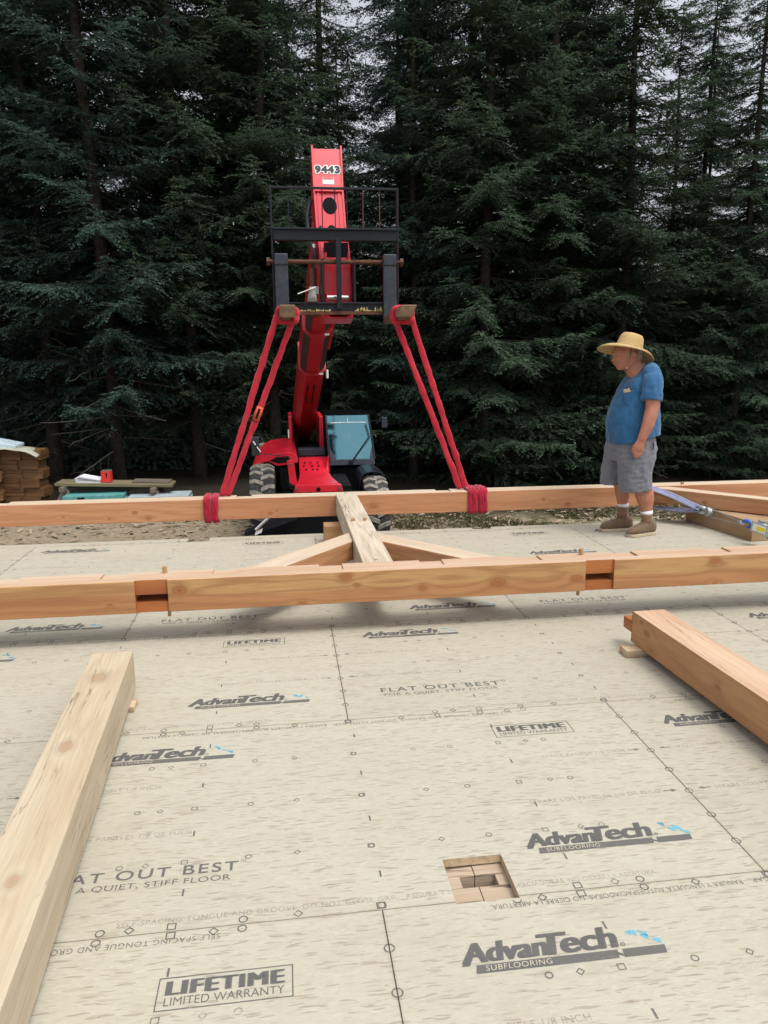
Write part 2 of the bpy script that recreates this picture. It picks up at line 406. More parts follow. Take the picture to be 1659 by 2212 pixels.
def ring(m, T, u, v, r, ri, n=14, mi=0):
    for k in range(n):
        a, b_ = 2*PI*k/n, 2*PI*(k+1)/n
        poly2(m, T, [(u+ri*math.cos(a), v+ri*math.sin(a)), (u+r*math.cos(a), v+r*math.sin(a)), (u+r*math.cos(b_), v+r*math.sin(b_)), (u+ri*math.cos(b_), v+ri*math.sin(b_))], mi)
def ring4(m, T, u, v, r, ri, rot, mi=0):
    for k in range(4):
        a, b_ = 2*PI*k/4 + rot, 2*PI*(k+1)/4 + rot
        poly2(m, T, [(u+ri*math.cos(a), v+ri*math.sin(a)), (u+r*math.cos(a), v+r*math.sin(a)), (u+r*math.cos(b_), v+r*math.sin(b_)), (u+ri*math.cos(b_), v+ri*math.sin(b_))], mi)
def slogan(x, y, w=.60):
    m = MB(); put_text(m, 'FLAT OUT BEST', flatT(x, y+.012, .0012), w, .047, .012, 0, 1.2)
    put_text(m, 'FOR A QUIET, STIFF FLOOR', flatT(x+.012, y-.034, .0012), w*.945, .030, 0, 0, 1.05)
    put_text(m, 'TM', flatT(x+w+.006, y+.052, .0012), None, .009)
    m.build('printed_slogan', M_ink, floor)
def stamp(x, y):
    m = MB(); T = flatT(x, y, .0012); W, H, t = .35, .106, .0035
    for q in ([(0, 0), (W, 0), (W, t), (0, t)], [(0, H-t), (W, H-t), (W, H), (0, H)], [(0, t), (t, t), (t, H-t), (0, H-t)], [(W-t, t), (W, t), (W, H-t), (W-t, H-t)]): poly2(m, T, q)
    put_bold(m, 'LIFETIME', x+.026, y+.048, .297, .044, 0, 0, 1.14, .0055)
    put_text(m, 'LIMITED WARRANTY', flatT(x+.022, y+.014, .0012), .305, .026, .0, 0, 1.0)
    m.build('printed_stamp', M_ink, floor)
for q in ((.217, -.272), (.545, .180), (-1.03, .946), (-.703, 1.414), (.202, 2.186), (.556, 2.635), (-1.925, 2.604), (-2.29, 2.152), (1.42, .930), (2.62, 2.15),
          (-2.305, 4.565), (2.62, 4.55), (1.77, 3.86)): logo(*q)
for q in ((-1.035, .228), (.185, 1.452), (-1.042, 2.652), (1.41, 2.655)): slogan(*q)
for q in ((-.615, -.275), (.618, .948), (-.630, 2.172), (-.640, 4.575), (1.79, 4.545)): stamp(*q)
# nail guides: circles every 16", diamonds every 19.2", squares every 24"
mk = MB(); rr = random.Random(5)
for j in range(-1, 4):
    y0 = j*PH; sh = PW/2 if (j % 2 == 0) else 0.
    for i in range(-2, 2):
        x0 = i*PW + sh
        for row, yo in enumerate((.018, .3016, .603, .905, PH-.018)):
            T = flatT(x0, y0+yo, .0016)
            mi = 0 if row in (0, 4) else rr.choice((0, 1, 1, 2))
            s = 1.15 if row in (0, 4) else .95
            for k in range(1, 6): ring(mk, T, k*.4064 + rr.uniform(-.004, .004), 0, .0125*s, .0088*s, 10, mi if rr.random() < .8 else 1)
            for k in range(1, 5): ring4(mk, T, k*.4877 + rr.uniform(-.004, .004), 0, .0135*s, .009*s, 0, mi if rr.random() < .8 else 1)
            for k in range(1, 4): ring4(mk, T, k*.6096 + rr.uniform(-.004, .004), 0, .0165*s, .0118*s, PI/4, mi if rr.random() < .8 else 1)
        for k in range(1, 4):
            for yo in (.157, .4525, .754, 1.055):
                poly2(mk, flatT(x0+k*.6096+.014, y0+yo, .0016), [(-.003, -.014), (.003, -.016), (.003, .014), (-.003, .016)], 0)
        for q in range(1, 8): ring(mk, flatT(x0, y0+q*PH/8, .0016), 0, 0, .0165, .0118, 12, 1)
clear_holes(mk).build('printed_nail_guides', [M_ink, M_inkm, M_inkf], floor)
t_ = MB()
S1 = 'SELF-SPACING TONGUE AND GROOVE. DO NOT CLOSE GAP.'; S2 = 'RANURA Y LENGUETA AUTOESPACIADORAS. NO CIERRE LA ABERTURA.'
for j in range(-1, 4):
    y0 = j*PH; sh = PW/2 if (j % 2 == 0) else 0.
    for i in range(-2, 2):
        x0 = i*PW + sh
        if j >= 0:
            put_text(t_, S1, flatT(x0+.45, y0+.034, .0016), .82, .020, 0, 0, 1.1, 1); put_text(t_, S2, flatT(x0+1.30, y0+.034, .0016), .80, .020, 0, 0, 1.1, 1)
        put_text(t_, S1, flatT(x0+1.97, y0+PH-.028, .0016, True), .82, .020, 0, 0, 1.1); put_text(t_, S2, flatT(x0+1.12, y0+PH-.028, .0016, True), .80, .020, 0, 0, 1.1)
        for yo, s in ((.757, 'SPACE PANELS 1/8 INCH'), (.455, 'SEPARE LOS PANELES 1/8 DE PULG')):
            w_ = .021*.80*len(s)
            put_text(t_, s, flatT(x0+PW-.11-w_, y0+yo, .0016), w_, .021, 0, 0, 1.1, 1); put_text(t_, s, flatT(x0+.11, y0+yo, .0016), w_, .021, 0, 0, 1.1, 1)
            for xa, sg in ((x0+PW-.095, 1), (x0+.095, -1)):
                T = flatT(xa, y0+yo+.010, .0016)
                poly2(t_, T, [(0, -.002), (sg*.03, -.002), (sg*.03, .002), (0, .002)], 0); poly2(t_, T, [(sg*.03, -.009), (sg*.055, 0), (sg*.03, .009)], 0)
clear_holes(t_).build('printed_fine_lettering', [M_inkm, M_inkf], floor, fix=False)

# ================================================================== TIMBERS
FL = (.66, .40, .215); FD = (.56, .29, .135); LT = (.36, .16, .07)
M_oiled = wood('oiled_cut_wood', (.55, .20, .055), (.45, .14, .04), (.25, .07, .02), seed=11, ring=16, rough=.5)
M_peg = wood('peg_wood', (.55, .38, .20), (.46, .30, .15), seed=4)
SAP = (.60, .36, .15)
M_near = wood('near_beam_wood', (.57, .29, .125), (.48, .22, .092), LT, seed=2, sap=(SAP, .135), ring=40, latef=.6,
              knots=[(4.285, 0, .157, .026), (4.35, 0, .105, .014), (4.743, 0, .075, .02), (4.03, 0, .01, .016), (3.334, 0, .125, .032), (2.948, 0, .06, .007),
                     (5.204, 0, .08, .034), (5.70, 0, .085, .026), (6.6, 0, .15, .022), (6.61, 0, .012, .012), (3.22, .06, .19, .012), (3.93, .05, .19, .014)])
M_far = wood('far_beam_wood', (.65, .325, .165), (.57, .255, .12), (.42, .17, .075), seed=6, ring=34, latef=.45,
             knots=[(4.6, 0, .045, .018), (4.66, 0, .07, .01), (5.567, 0, .085, .028), (3.5, 0, .04, .02), (3.385, 0, .095, .014), (3.157, 0, .045, .011), (2.76, 0, .075, .009),
                    (7.233, 0, .095, .012), (7.48, 0, .045, .022), (8.38, 0, .11, .026)])
M_king = wood('weathered_post_wood', (.72, .63, .51), (.64, .55, .42), (.42, .33, .22), seed=9, ring=55, latef=.55, checks=.95, rough=.65)
M_brace = wood('brace_wood', (.62, .33, .165), (.52, .235, .10), LT, seed=5, knots=[(.40, .04, .14, .016), (.55, -.0, .05, .012)])
frame = thing('timber_truss', 'planed fir frame of two long parallel beams joined by a short post and braces', 'timber frame', (-1, 2.4, .187))
def part(o, origin, rz=0.):
    """give a child part its own local frame (origin in world) under frame"""
    o.parent = frame; o.location = Vector(origin) - frame.location; o.rotation_euler = (0, 0, rz); return o
def bevbox(sz, ms):
    o = MB().box((0, 0, 0), sz).build('beam', ms, None, bevel=.003, seg=1); return bake(o)
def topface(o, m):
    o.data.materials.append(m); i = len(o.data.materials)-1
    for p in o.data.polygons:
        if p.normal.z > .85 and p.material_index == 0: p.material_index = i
M_ntop = wood('sky_paled_near_top', (.70, .53, .39), (.64, .44, .30), (.48, .27, .16), seed=15, ring=18, latef=.35)  # near beam top: paler wood, sky light partly painted into the colour
M_ftop = wood('sky_paled_frame_top', (.74, .62, .48), (.69, .55, .40), (.55, .38, .25), seed=17, ring=18, latef=.3)  # far beam and brace tops, paleness partly painted-in sky light
M_rtop = wood('sky_paled_right_top', (.70, .50, .345), (.64, .43, .28), (.48, .25, .15), seed=19, ring=26, latef=.35, checks=.5)  # right post top, its lighter tone partly painted-in sky light
# near beam: local x from -4.2, y 0..0.19, z 0..0.19
nb = bevbox((10.2, .19, .19), [M_near, M_oiled])
cuts = [((x-.07+4.2, .07, .179), (x+.07+4.2, .3, .3)) for x in (-3.06, -2.45, -1.84, -1.245, -.615, .008, .622, 1.235, 1.856, 2.48, 3.1, 3.7)]
soc = [((3.088, -.1, -.1), (3.270, .014, .3)), ((5.755, -.1, -.1), (5.938, .014, .3))]
slots = [((3.088, -.1, .058), (3.270, .3, .105)), ((5.755, -.1, .058), (5.938, .3, .105))]
carve(nb, cuts); carve(nb, soc, 1); carve(nb, slots, 1)
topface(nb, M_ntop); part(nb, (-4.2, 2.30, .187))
fb = bevbox((10.6, .19, .195), [M_far])
carve(fb, [((x-.07+5, .06, .181), (x+.07+5, .3, .3)) for x in (-2.80, -.64, 1.26, 3.17)])
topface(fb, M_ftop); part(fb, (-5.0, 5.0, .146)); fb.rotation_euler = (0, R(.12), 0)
fb.location.z += .010
kp = MB().box((0, -.095, 0), (2.512, .095, .19)).build('post', M_king); part(kp, (.308, 2.489, .170), R(90)); kp.modifiers.new('bevel', 'BEVEL').width = .004
# braces: mitred prisms in the plane of the frame
def brace(p, z0, h, sx=1):
    """p: 4 plan points (x, y)"""
    p = [Vector((a, b)) for a, b in p]; dr = (p[1]-p[0]); an = math.atan2(dr.y, dr.x); og = p[0]
    Rm = Matrix.Rotation(-an, 2); loc = [Rm @ (q-og) for q in p]
    o = MB().prism([(q.x, q.y, 0) for q in loc], (0, 0, h)).build('brace', M_brace)
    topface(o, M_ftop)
    part(o, (og.x, og.y, z0), an); o.modifiers.new('bevel', 'BEVEL').width = .003
brace([(.211, 3.235), (-.40, 2.492), (-.63, 2.492), (.211, 3.50)], .192, .14)
brace([(.405, 3.20), (1.00, 2.492), (1.225, 2.492), (.405, 3.47)], .192, .14)
brace([(3.30, 4.998), (4.55, 3.60), (4.72, 3.60), (3.52, 4.998)], .185, .14)
def peg(x, y, z0, z1, r=.0125, sq=False):
    if sq: o = MB().box((-r, -r, z0), (r, r, z1)).build('peg', M_peg)
    else: o = MB().cyl((0, 0, z0), (0, 0, z1), r, 12).build('peg', M_peg, smooth='auto')
    part(o, (x, y, 0), .1); o.modifiers.new('bevel', 'BEVEL').width = .0015
for x in (-.963, 1.583): peg(x, 2.45, .375, .418, .0135)
for x in (-.945, 1.552): peg(x, 2.40, .128, .188, .010)
for x, y in ((.311, 5.045), (3.687, 5.05)): peg(x, y, .33, .358, .0125, True)
for x in (.266, .356): peg(x, 3.775, .35, .383, .0125, True)

def timber(name, label, cat, ends, w, z0, z1, m, end_mat=None, tenon=None, bev=.004, group=None):
    (x0, y0), (x1, y1) = ends; L = math.hypot(x1-x0, y1-y0)
    t = thing(name, label, cat, (x0, y0, 0), math.atan2(y1-y0, x1-x0), group)
    o = MB().box((0, -w/2, z0), (L, w/2, z1)).build('post_shaft', m, t, bevel=bev)
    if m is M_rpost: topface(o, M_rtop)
    if tenon:
        a, lo, hi, zl, zh = tenon
        MB().box((-a, lo, zl), (.001, hi, zh)).build('tenon', end_mat, t, bevel=.002)
        MB().box((-.008, -w/2+.002, z0+.004), (.0, w/2-.002, z1-.004)).build('cut_end', end_mat, t)
    return t
M_lpost = wood('pale_post_wood', (.64, .545, .40), (.585, .475, .33), (.45, .32, .19), seed=13, ring=34, checks=.55, latef=.3, rough=.6, knotf=.30,
               knots=[(.30, -.01, .22, .035), (.92, -.02, .22, .028), (1.66, .0, .22, .020)])
M_rpost = wood('tan_post_wood', (.62, .335, .155), (.53, .26, .11), LT, seed=21, ring=30, latef=.35,
               knots=[(.16, -.095, .15, .018), (.10, -.095, .19, .013), (.22, -.095, .08, .01), (.8, -.095, .13, .012)])
timber('timber_post', 'pale weathered square timber lying on the deck at the left, running toward the camera', 'timber', ((-1.1005, 1.641), (-.93, -1.55)), .19, .03, .22, M_lpost, M_oiled, (.10, -.088, -.04, .095, .16))
timber('timber_post', 'orange tan square timber lying on the deck at the right, stub tenon at far end', 'timber', ((1.725, 1.816), (1.835, -1.45)), .186, .042, .22, M_rpost, M_oiled, (.10, -.0925, -.035, .095, .16))
M_pale = wood('pale_offcut_wood', (.70, .56, .38), (.64, .49, .31), seed=31)
o = MB().box((-.06, -.045, 0), (.26, .045, .0395)).build('spacer_block', M_pale, None, bevel=.003); o.location = (1.61, 1.733, .0015)
props(o, 'short pale wooden spacer under the tenoned end of the right-hand timber', 'wood block')
o = MB().box((-.22, -.045, 0), (.025, .045, .028)).build('spacer_block', M_pale, None, bevel=.003); o.location = (-1.0, 1.47, .0015)
props(o, 'small wooden spacer barely showing under the pale left-hand timber', 'wood block')
M_crib = wood('crib_wood', (.58, .34, .17), (.48, .25, .11), LT, seed=41, ring=30)
o = MB().box((-.0, -.095, 0), (.30, .095, .167)).build('cribbing_block', M_crib, None, bevel=.003); o.location = (.072, 4.545, .0015)
props(o, 'short square timber block supporting the middle post of the frame from below', 'wood block')
M_crib2 = wood('dirty_crib_wood', (.52, .35, .20), (.43, .27, .145), (.22, .12, .06), seed=47, ring=20, weather=.5, rough=.7)
o = MB().box((0, 0, 0), (.93, .30, .175)).build('cribbing_block', M_crib2, None, bevel=.004); o.location = (3.665, 4.90, .0015); o.rotation_euler = (0, 0, R(-84))
o.location = (3.665, 4.90, .0015)
o.scale = (1, -1, 1); o.scale = (1, 1, 1)
props(o, 'thick brown weathered timber block on the deck at the right, under the diagonal brace', 'wood block')

# ================================================================== GROUND AND FOREST
def gz(x, y):
    t = min(1, max(0, (x + .2)/1.6)); t = t*t*(3-2*t)
    near = min(1, max(0, (24 - y)/6))
    return -1.462 - .27*t*near - .10*(1-near)
def dirt():
    k = NT('site_dirt'); v = k.obj(); x, y, z = k.sep(v)[:3]
    n1 = k.noise(v, 1.3, 8, .65); n2 = k.noise(v, 14, 6, .7); n3 = k.noise(k.mapv(v, (3, 3, 3)), .35, 4, .6)
    c = k.mix(k.ramp(n2, .3, .7), (.17, .135, .092), (.32, .265, .19))
    c = k.mix(k.ramp(n1, .50, .72, 0, .45), c, (.17, .13, .085))
    gr = k.math('MULTIPLY', k.math('MULTIPLY', k.ramp(k.math('ADD', x, k.math('MULTIPLY', n3, 3.)), 1.4, 3.2), k.ramp(n1, .42, .58)), .7)
    c = k.mix(gr, c, k.mix(n2, (.05, .075, .025), (.13, .12, .06)))
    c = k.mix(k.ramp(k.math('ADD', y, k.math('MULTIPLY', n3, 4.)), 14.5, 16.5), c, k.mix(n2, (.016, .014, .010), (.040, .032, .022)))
    k.bump(k.math('ADD', n2, n1), .5, .04)
    return k.fin(c, .95, 0, .15)
def build_ground():
    b = bmesh.new(); rnd = random.Random(3)
    xs = [-600, -120, -40] + [-20 + .5*i for i in range(81)] + [40, 120, 600]
    ys = [-600, -60, -8, 0, 4] + [5 + .4*i for i in range(61)] + [34, 44, 80, 250, 900]
    rows = []
    for y in ys:
        row = []
        for x in xs:
            z = gz(x, y) + (.05*mnoise.noise(Vector((x*1.1, y*1.1, 0))) + .03*mnoise.noise(Vector((x*3, y*3, 4))) if 4 < y < 30 and abs(x) < 20 else 0)
            row.append(b.verts.new((x, y, z)))
        rows.append(row)
    for a, c in zip(rows, rows[1:]):
        for i in range(len(xs)-1): b.faces.new((a[i], a[i+1], c[i+1], c[i]))
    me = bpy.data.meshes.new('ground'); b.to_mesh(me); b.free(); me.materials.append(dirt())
    for p in me.polygons: p.use_smooth = True
    o = bpy.data.objects.new('ground', me); COL.objects.link(o); o['kind'] = 'structure'
build_ground()

def foliage(name, a, b, tip):
    k = NT(name); g = k.n('ShaderNodeNewGeometry')
    rnd = g.outputs['Random Per Island']
    oi = k.n('ShaderNodeObjectInfo').outputs['Random']
    cr = k.mix(rnd, a, b); cr = k.mix(k.ramp(rnd, .86, 1., 0, .9), cr, tip)
    nz = k.noise(k.obj(), .9, 3); cr = k.mix(k.ramp(nz, .45, .7, 0, .5), cr, tuple(q*1.0 for q in b))
    f = k.ramp(oi, 0, 1, .75, 1.2)
    cr = k.mix(1., cr, k.n('ShaderNodeCombineColor', {0: f, 1: f, 2: f}).outputs[0], 'MULTIPLY')
    m_ = k.fin(cr, .9, 0, .05)
    tl = k.n('ShaderNodeBsdfTranslucent', {0: cr}); mx = k.n('ShaderNodeMixShader', {0: .35, 1: k.b.outputs[0], 2: tl.outputs[0]})
    k.t.links.new(mx.outputs[0], k.out.inputs[0]); return m_
M_needle = foliage('spruce_needles', (.050, .090, .076), (.080, .128, .104), (.13, .18, .155))
M_needle2 = foliage('fir_needles', (.052, .090, .058), (.084, .128, .078), (.13, .18, .12))
M_bark = paint('spruce_bark', (.045, .039, .034), .9, 0, .5, 9, .1, (.10, .095, .088), .5, bump=.5)
M_twig = paint('dead_twig', (.20, .18, .155), .9, 0, .5, 5, .1)
def spruce(seed, H, Rb, z_live, dens=1.):
    """trunk, needled crown of whorled boughs, and bare dead lower branches: two meshes"""
    rn = random.Random(seed); tr = MB(); dd = tr
    lean = Vector((rn.uniform(-.02, .02), rn.uniform(-.02, .02), 0)); r0 = .0075*H + .02
    ax = lambda z: Vector((lean.x*z + .05*math.sin(z*.7+seed), lean.y*z + .05*math.cos(z*.6+seed), z))
    tr.tube([ax(H*i/14) - Vector((0, 0, .25 if i == 0 else 0)) for i in range(15)], [r0*(1.25 if i == 0 else 1)*(1-i/14)**.85 + .012 for i in range(15)], 9)
    cv = []; cf = []
    def leaf(p, d, L, wd, side):
        n = len(cv); e = p + d*L; s_ = side*wd
        cv.extend((p - s_*.35, p + d*L*.45 - s_, e, p + d*L*.45 + s_, p + s_*.35)); cf.append((n, n+1, n+2, n+3, n+4))
    def bough(z, az, L, live, tz=0.):
        o = ax(z); out = Vector((math.cos(az), math.sin(az), 0)); lat = Vector((-math.sin(az), math.cos(az), 0))
        drop = rn.uniform(.12, .38) if live else rn.uniform(.05, .45); lift = rn.uniform(.1, .3) if live else rn.uniform(-.1, .1)
        bend = rn.uniform(-.25, .25); N = max(4, int(L/.22)); pts = []
        for i in range(N+1):
            t = i/N
            pts.append(o + out*L*t + lat*bend*L*t*t + Vector((0, 0, -drop*L*t + lift*L*t*t)) + Vector((rn.uniform(-.02, .02), rn.uniform(-.02, .02), rn.uniform(-.02, .02)))*t)
        if not live:
            dd.tube(pts, lambda t: (.016*(1-t)+.004)*(.6+L*.25), 4, 1)
            for i in range(1, N):
                for s in (-1, 1):
                    if rn.random() < .75:
                        l = L*rn.uniform(.12, .38)*(1.1-i/N); d = (out*rn.uniform(.3, 1.) + lat*s*rn.uniform(.3, 1) + Vector((0, 0, rn.uniform(-.9, .2)))).normalized()
                        m_ = pts[i] + d*l*.55 + Vector((0, 0, -.05*l)); e_ = pts[i] + d*l + Vector((0, 0, -.22*l))
                        dd.tube([pts[i], m_, e_], [.006, .004, .002], 3, 1, cap=False)
                        if rn.random() < .5: dd.tube([m_, m_ + (d + lat*rn.uniform(-1, 1)).normalized()*l*.4], [.003, .0015], 3, 1, cap=False)
            return
        dd.tube(pts[:max(3, int(N*.75))], lambda t: .020*(1-t)+.006, 4, 0)
        for i in range(1, N+1):
            t = i/N; p = pts[i]; fw = (pts[i]-pts[i-1]).normalized()
            for s in (-1, 1):
                for _ in range(3 if rn.random() < .7*dens else 2):
                    if t < .12 and rn.random() < .5: continue
                    l = (.50*L*(1-t)**.7 + .14)*rn.uniform(.45, 1.0); l = min(l, .75)
                    d = (fw*rn.uniform(.55, 1.1) + lat*s*rn.uniform(.55, 1.0) + Vector((0, 0, rn.uniform(-.55, .12)))).normalized()
                    st = p + fw*rn.uniform(-.1, .1); n2 = max(3, int(l/.075))
                    for q in range(n2):
                        u = (q+.3)/n2; b_ = st + d*l*u + Vector((0, 0, -.16*l*u*u))
                        for s2 in (-1, 1, rn.choice((-1, 1))):
                            if rn.random() > .86*dens*(1 - .38*tz): continue
                            sd = d.cross(Vector((0, 0, 1))).normalized()
                            d2 = (d*rn.uniform(.6, 1.1) + sd*s2*rn.uniform(.35, .9) + Vector((0, 0, rn.uniform(-.5, .25)))).normalized()
                            up = Vector((rn.uniform(-.6, .6), rn.uniform(-.6, .6), 1)); w_ = d2.cross(up).normalized()
                            leaf(b_, d2, rn.uniform(.075, .155)*(1.1-.4*u), rn.uniform(.011, .020), w_)
            leaf(p, fw, .16, .025, lat)
    z = z_live
    while z < H - .3:
        t = (z - z_live)/(H - z_live); Lz = Rb*(1-t)**.6*(.75+.25*min(1, t*6)) + .22
        for q in range(rn.choice((5, 6, 6, 7))):
            if rn.random() < .88: bough(z + rn.uniform(-.18, .18), rn.uniform(0, 2*PI), Lz*rn.uniform(.55, 1.12), True, t)
        z += rn.uniform(.26, .44)
    z = .9
    while z < z_live + 1.5:
        for q in range(rn.choice((1, 2, 3))): bough(z, rn.uniform(0, 2*PI), rn.uniform(.5, 1.9), False)
        z += rn.uniform(.22, .5)
    def rawmesh(name, m, mats):
        me = bpy.data.meshes.new(name); m.bm.to_mesh(me); m.bm.free()
        for q in mats: me.materials.append(q)
        return me
    mt = rawmesh('trunk', tr, [M_bark, M_twig])
    for p in mt.polygons: p.use_smooth = True
    mc = bpy.data.meshes.new('crown'); mc.from_pydata(cv, [], cf); mc.materials.append(M_needle2 if seed % 3 == 0 else M_needle)
    return mt, mc
KINDS = [spruce(11, 21, 3.4, 2.7), spruce(22, 19, 3.0, 2.1), spruce(33, 23, 3.6, 3.3), spruce(44, 20, 3.1, 2.4, .9), spruce(57, 17, 2.8, 1.5), spruce(63, 20, 3.3, .7), spruce(75, 18, 3.0, .5), spruce(81, 22, 2.6, 1.2, .62)]
def tree(kind, x, y, rz, sc, label, group=None):
    mt, mc = KINDS[kind]
    t = thing('spruce_tree', label, 'tree', (x, y, gz(x, y) - .05), rz, group); t.scale = (sc, sc, sc)
    for nm, me in (('trunk', mt), ('crown', mc)):
        o = bpy.data.objects.new(nm, me); COL.objects.link(o); o.parent = t
    return t
FG = 'dark spruces along the forest edge'
front = [  # kind, x, y, turn, scale, label
    (0, -8.2, 17.9, 0.0, 1, 'dark spruce at the forest edge behind the stacked shingle bundles'),
    (3, -6.1, 18.4, 2.3, 1.02, 'dark spruce rising between the shingle stack and the sawhorse table'),
    (1, -4.3, 17.3, 4.6, 1.08, 'spruce with bare drooping lower limbs behind the sawhorse table'),
    (4, -2.5, 18.2, 0.6, 1.15, 'spruce just left of the left red sling, pale dead branches below'),
    (2, -0.5, 18.9, 2.9, 0.95, 'tall spruce directly behind the left fork of the lift'),
    (4, 1.5, 19.2, 5.2, 0.7, 'spruce directly behind the upright red boom'),
    (3, 3.3, 18.6, 1.2, 0.8, 'spruce rising above the cab of the red lift'),
    (6, 5.0, 17.6, 3.5, 1.1, 'spruce behind the right red sling'),
    (5, 6.8, 18.2, 5.8, 1.1, 'bushy spruce between the right sling and the man in the hat'),
    (6, 8.6, 17.4, 1.9, 0.95, 'spruce directly behind the man in the straw hat'),
    (6, 10.3, 18.3, 4.2, .68, 'spruce just right of the man in the straw hat, thin top against sky'),
    (5, 12.0, 17.5, 0.2, 0.74, 'second spruce from the right edge of the photo, front row'),
    (5, 13.9, 18.0, 2.5, 0.88, 'rightmost spruce of the front row, at the right edge of the photo')]
for q in front: tree(*q[:5], q[5], FG)
rn = random.Random(8)
def bearing(x, y): return math.tan(math.atan2(x+.24, y+1.93) - .13)
for row, (y0, n, x0, x1) in enumerate(((21.3, 11, -9.5, 16.5), (24.5, 11, -10.5, 18.5), (28.5, 7, -12, 22))):
    for i in range(n):
        x = x0 + (x1-x0)*(i+.5)/n + rn.uniform(-.6, .6)
        y_ = y0 + rn.uniform(-1, 1); b_ = bearing(x, y_)
        if (-.085 < b_ < .02 and row > 0) or (.06 < b_ < .10 and row > 0) or (-.36 < b_ < -.31 and row > 0) or (.30 < b_ < .41 and row > 1): continue   # thinner stands, where the sky shows
        tree(rn.choice((0, 1, 2, 3, 4, 7)), x, y_, rn.uniform(0, 6.28), rn.uniform(.85, 1.12) * (.66 if b_ > .27 else 1),
             'tall dark spruce deeper in the forest, glimpsed between front row trunks and crowns', 'spruces deeper in the forest')
def far_woods():
    rn = random.Random(77); cv = []; cf = []
    for i_ in range(105000):
        x = rn.uniform(-26, 34); y = rn.uniform(33, 39) if i_ < 28000 else rn.uniform(25, 27) if i_ < 42000 else rn.uniform(20, 23.5); top = 5.5 + 2.5*mnoise.noise(Vector((x*.35, 0, 2))); z = -1.6 + (top+1.6)*rn.random()**.9 * (1 if i_ < 28000 else .5 if i_ < 42000 else .28)
        big_ = 1. if i_ < 28000 else .38; L = rn.uniform(.25, .7)*big_; d = Vector((rn.uniform(-1, 1), rn.uniform(-.4, .4), rn.uniform(-.9, .3))).normalized(); w_ = d.cross(Vector((rn.uniform(-.4, .4), 1, rn.uniform(-.4, .4)))).normalized()*rn.uniform(.06, .16)*big_
        p = Vector((x, y, z)); n = len(cv); cv.extend((p, p + d*L*.5 - w_, p + d*L, p + d*L*.5 + w_)); cf.append((n, n+1, n+2, n+3))
    me = bpy.data.meshes.new('far_woods'); me.from_pydata(cv, [], cf); me.materials.append(M_needle)
    o = bpy.data.objects.new('far_woods', me); COL.objects.link(o)
    props(o, 'dark mass of far undergrowth filling the gaps low between the trunks', 'woods', None, 'stuff')
far_woods()

# ================================================================== TELEHANDLER
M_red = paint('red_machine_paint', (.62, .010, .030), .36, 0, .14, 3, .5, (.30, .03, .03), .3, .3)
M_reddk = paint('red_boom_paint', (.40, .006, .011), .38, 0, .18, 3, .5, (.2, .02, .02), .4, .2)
M_chamfer_shade = paint('dark_chamfer_shade', (.035, .012, .012), .6, 0, .3, 5)  # boom chamfers: shading by face angle painted as a dark colour
M_blk = paint('black_frame_paint', (.007, .010, .017), .42, 0, .4, 8, .3, (.03, .032, .038), .25)
M_slate = paint('slate_steel_paint', (.026, .034, .050), .45, 0, .3, 7, .35, (.10, .085, .07), .35)
M_dark = paint('dark_parts_and_hole_shade', (.006, .006, .007), .8, 0, .3, 6, .12)
M_rust = paint('rusty_steel', (.12, .048, .026), .75, .2, .5, 18, .4, (.05, .025, .018), .6)
M_worn = paint('worn_fork_steel', (.17, .105, .058), .6, .3, .5, 12, .4, (.07, .045, .03), .7)
M_chrome = paint('chrome_rod', (.75, .76, .78), .18, 1., .05)
M_tyre = paint('tyre_rubber', (.030, .032, .035), .85, 0, .4, 9, .3, (.12, .11, .095), .6)
M_lug = paint('dusty_tyre_lug', (.25, .235, .20), .9, 0, .35, 14, .2, (.10, .095, .085), .6)
M_roof = paint('matt_black_roof', (.004, .005, .005), .95, 0, .2, 6, 0.)
M_white = paint('white_arm_glint', (.75, .75, .73), .5, 0, .1)
M_yel = paint('chipped_primer', (.52, .40, .16), .7, 0, .4, 30)
M_mirror = paint('mirror_back', (.03, .038, .048), .35, 0, .2)
def glass(name, tint, gl, rough=.05):
    k = NT(name); t = k.t
    a = k.n('ShaderNodeBsdfTransparent', {0: tint}); b = k.n('ShaderNodeBsdfGlossy', {'Roughness': rough}); b.inputs[0].default_value = (.27, .60, .70, 1)
    fr = k.n('ShaderNodeFresnel', {0: 1.5}).outputs[0]
    m = k.n('ShaderNodeMixShader', {0: k.math('ADD', fr, gl, clamp=True), 1: a.outputs[0], 2: b.outputs[0]})
    t.links.new(m.outputs[0], k.out.inputs[0]); return k.m
M_glass = glass('tinted_windscreen', (.36, .52, .54), .34)
lift = thing('telescopic_forklift', 'red telescopic forklift with raised boom and black fork carriage facing the camera', 'forklift', (.3, 11.0, -1.47))
def at(o, root=lift):
    o.parent = root; o.location = Vector(o.location) - root.location; return o
def sub(o, par):
    o.parent = par; return o
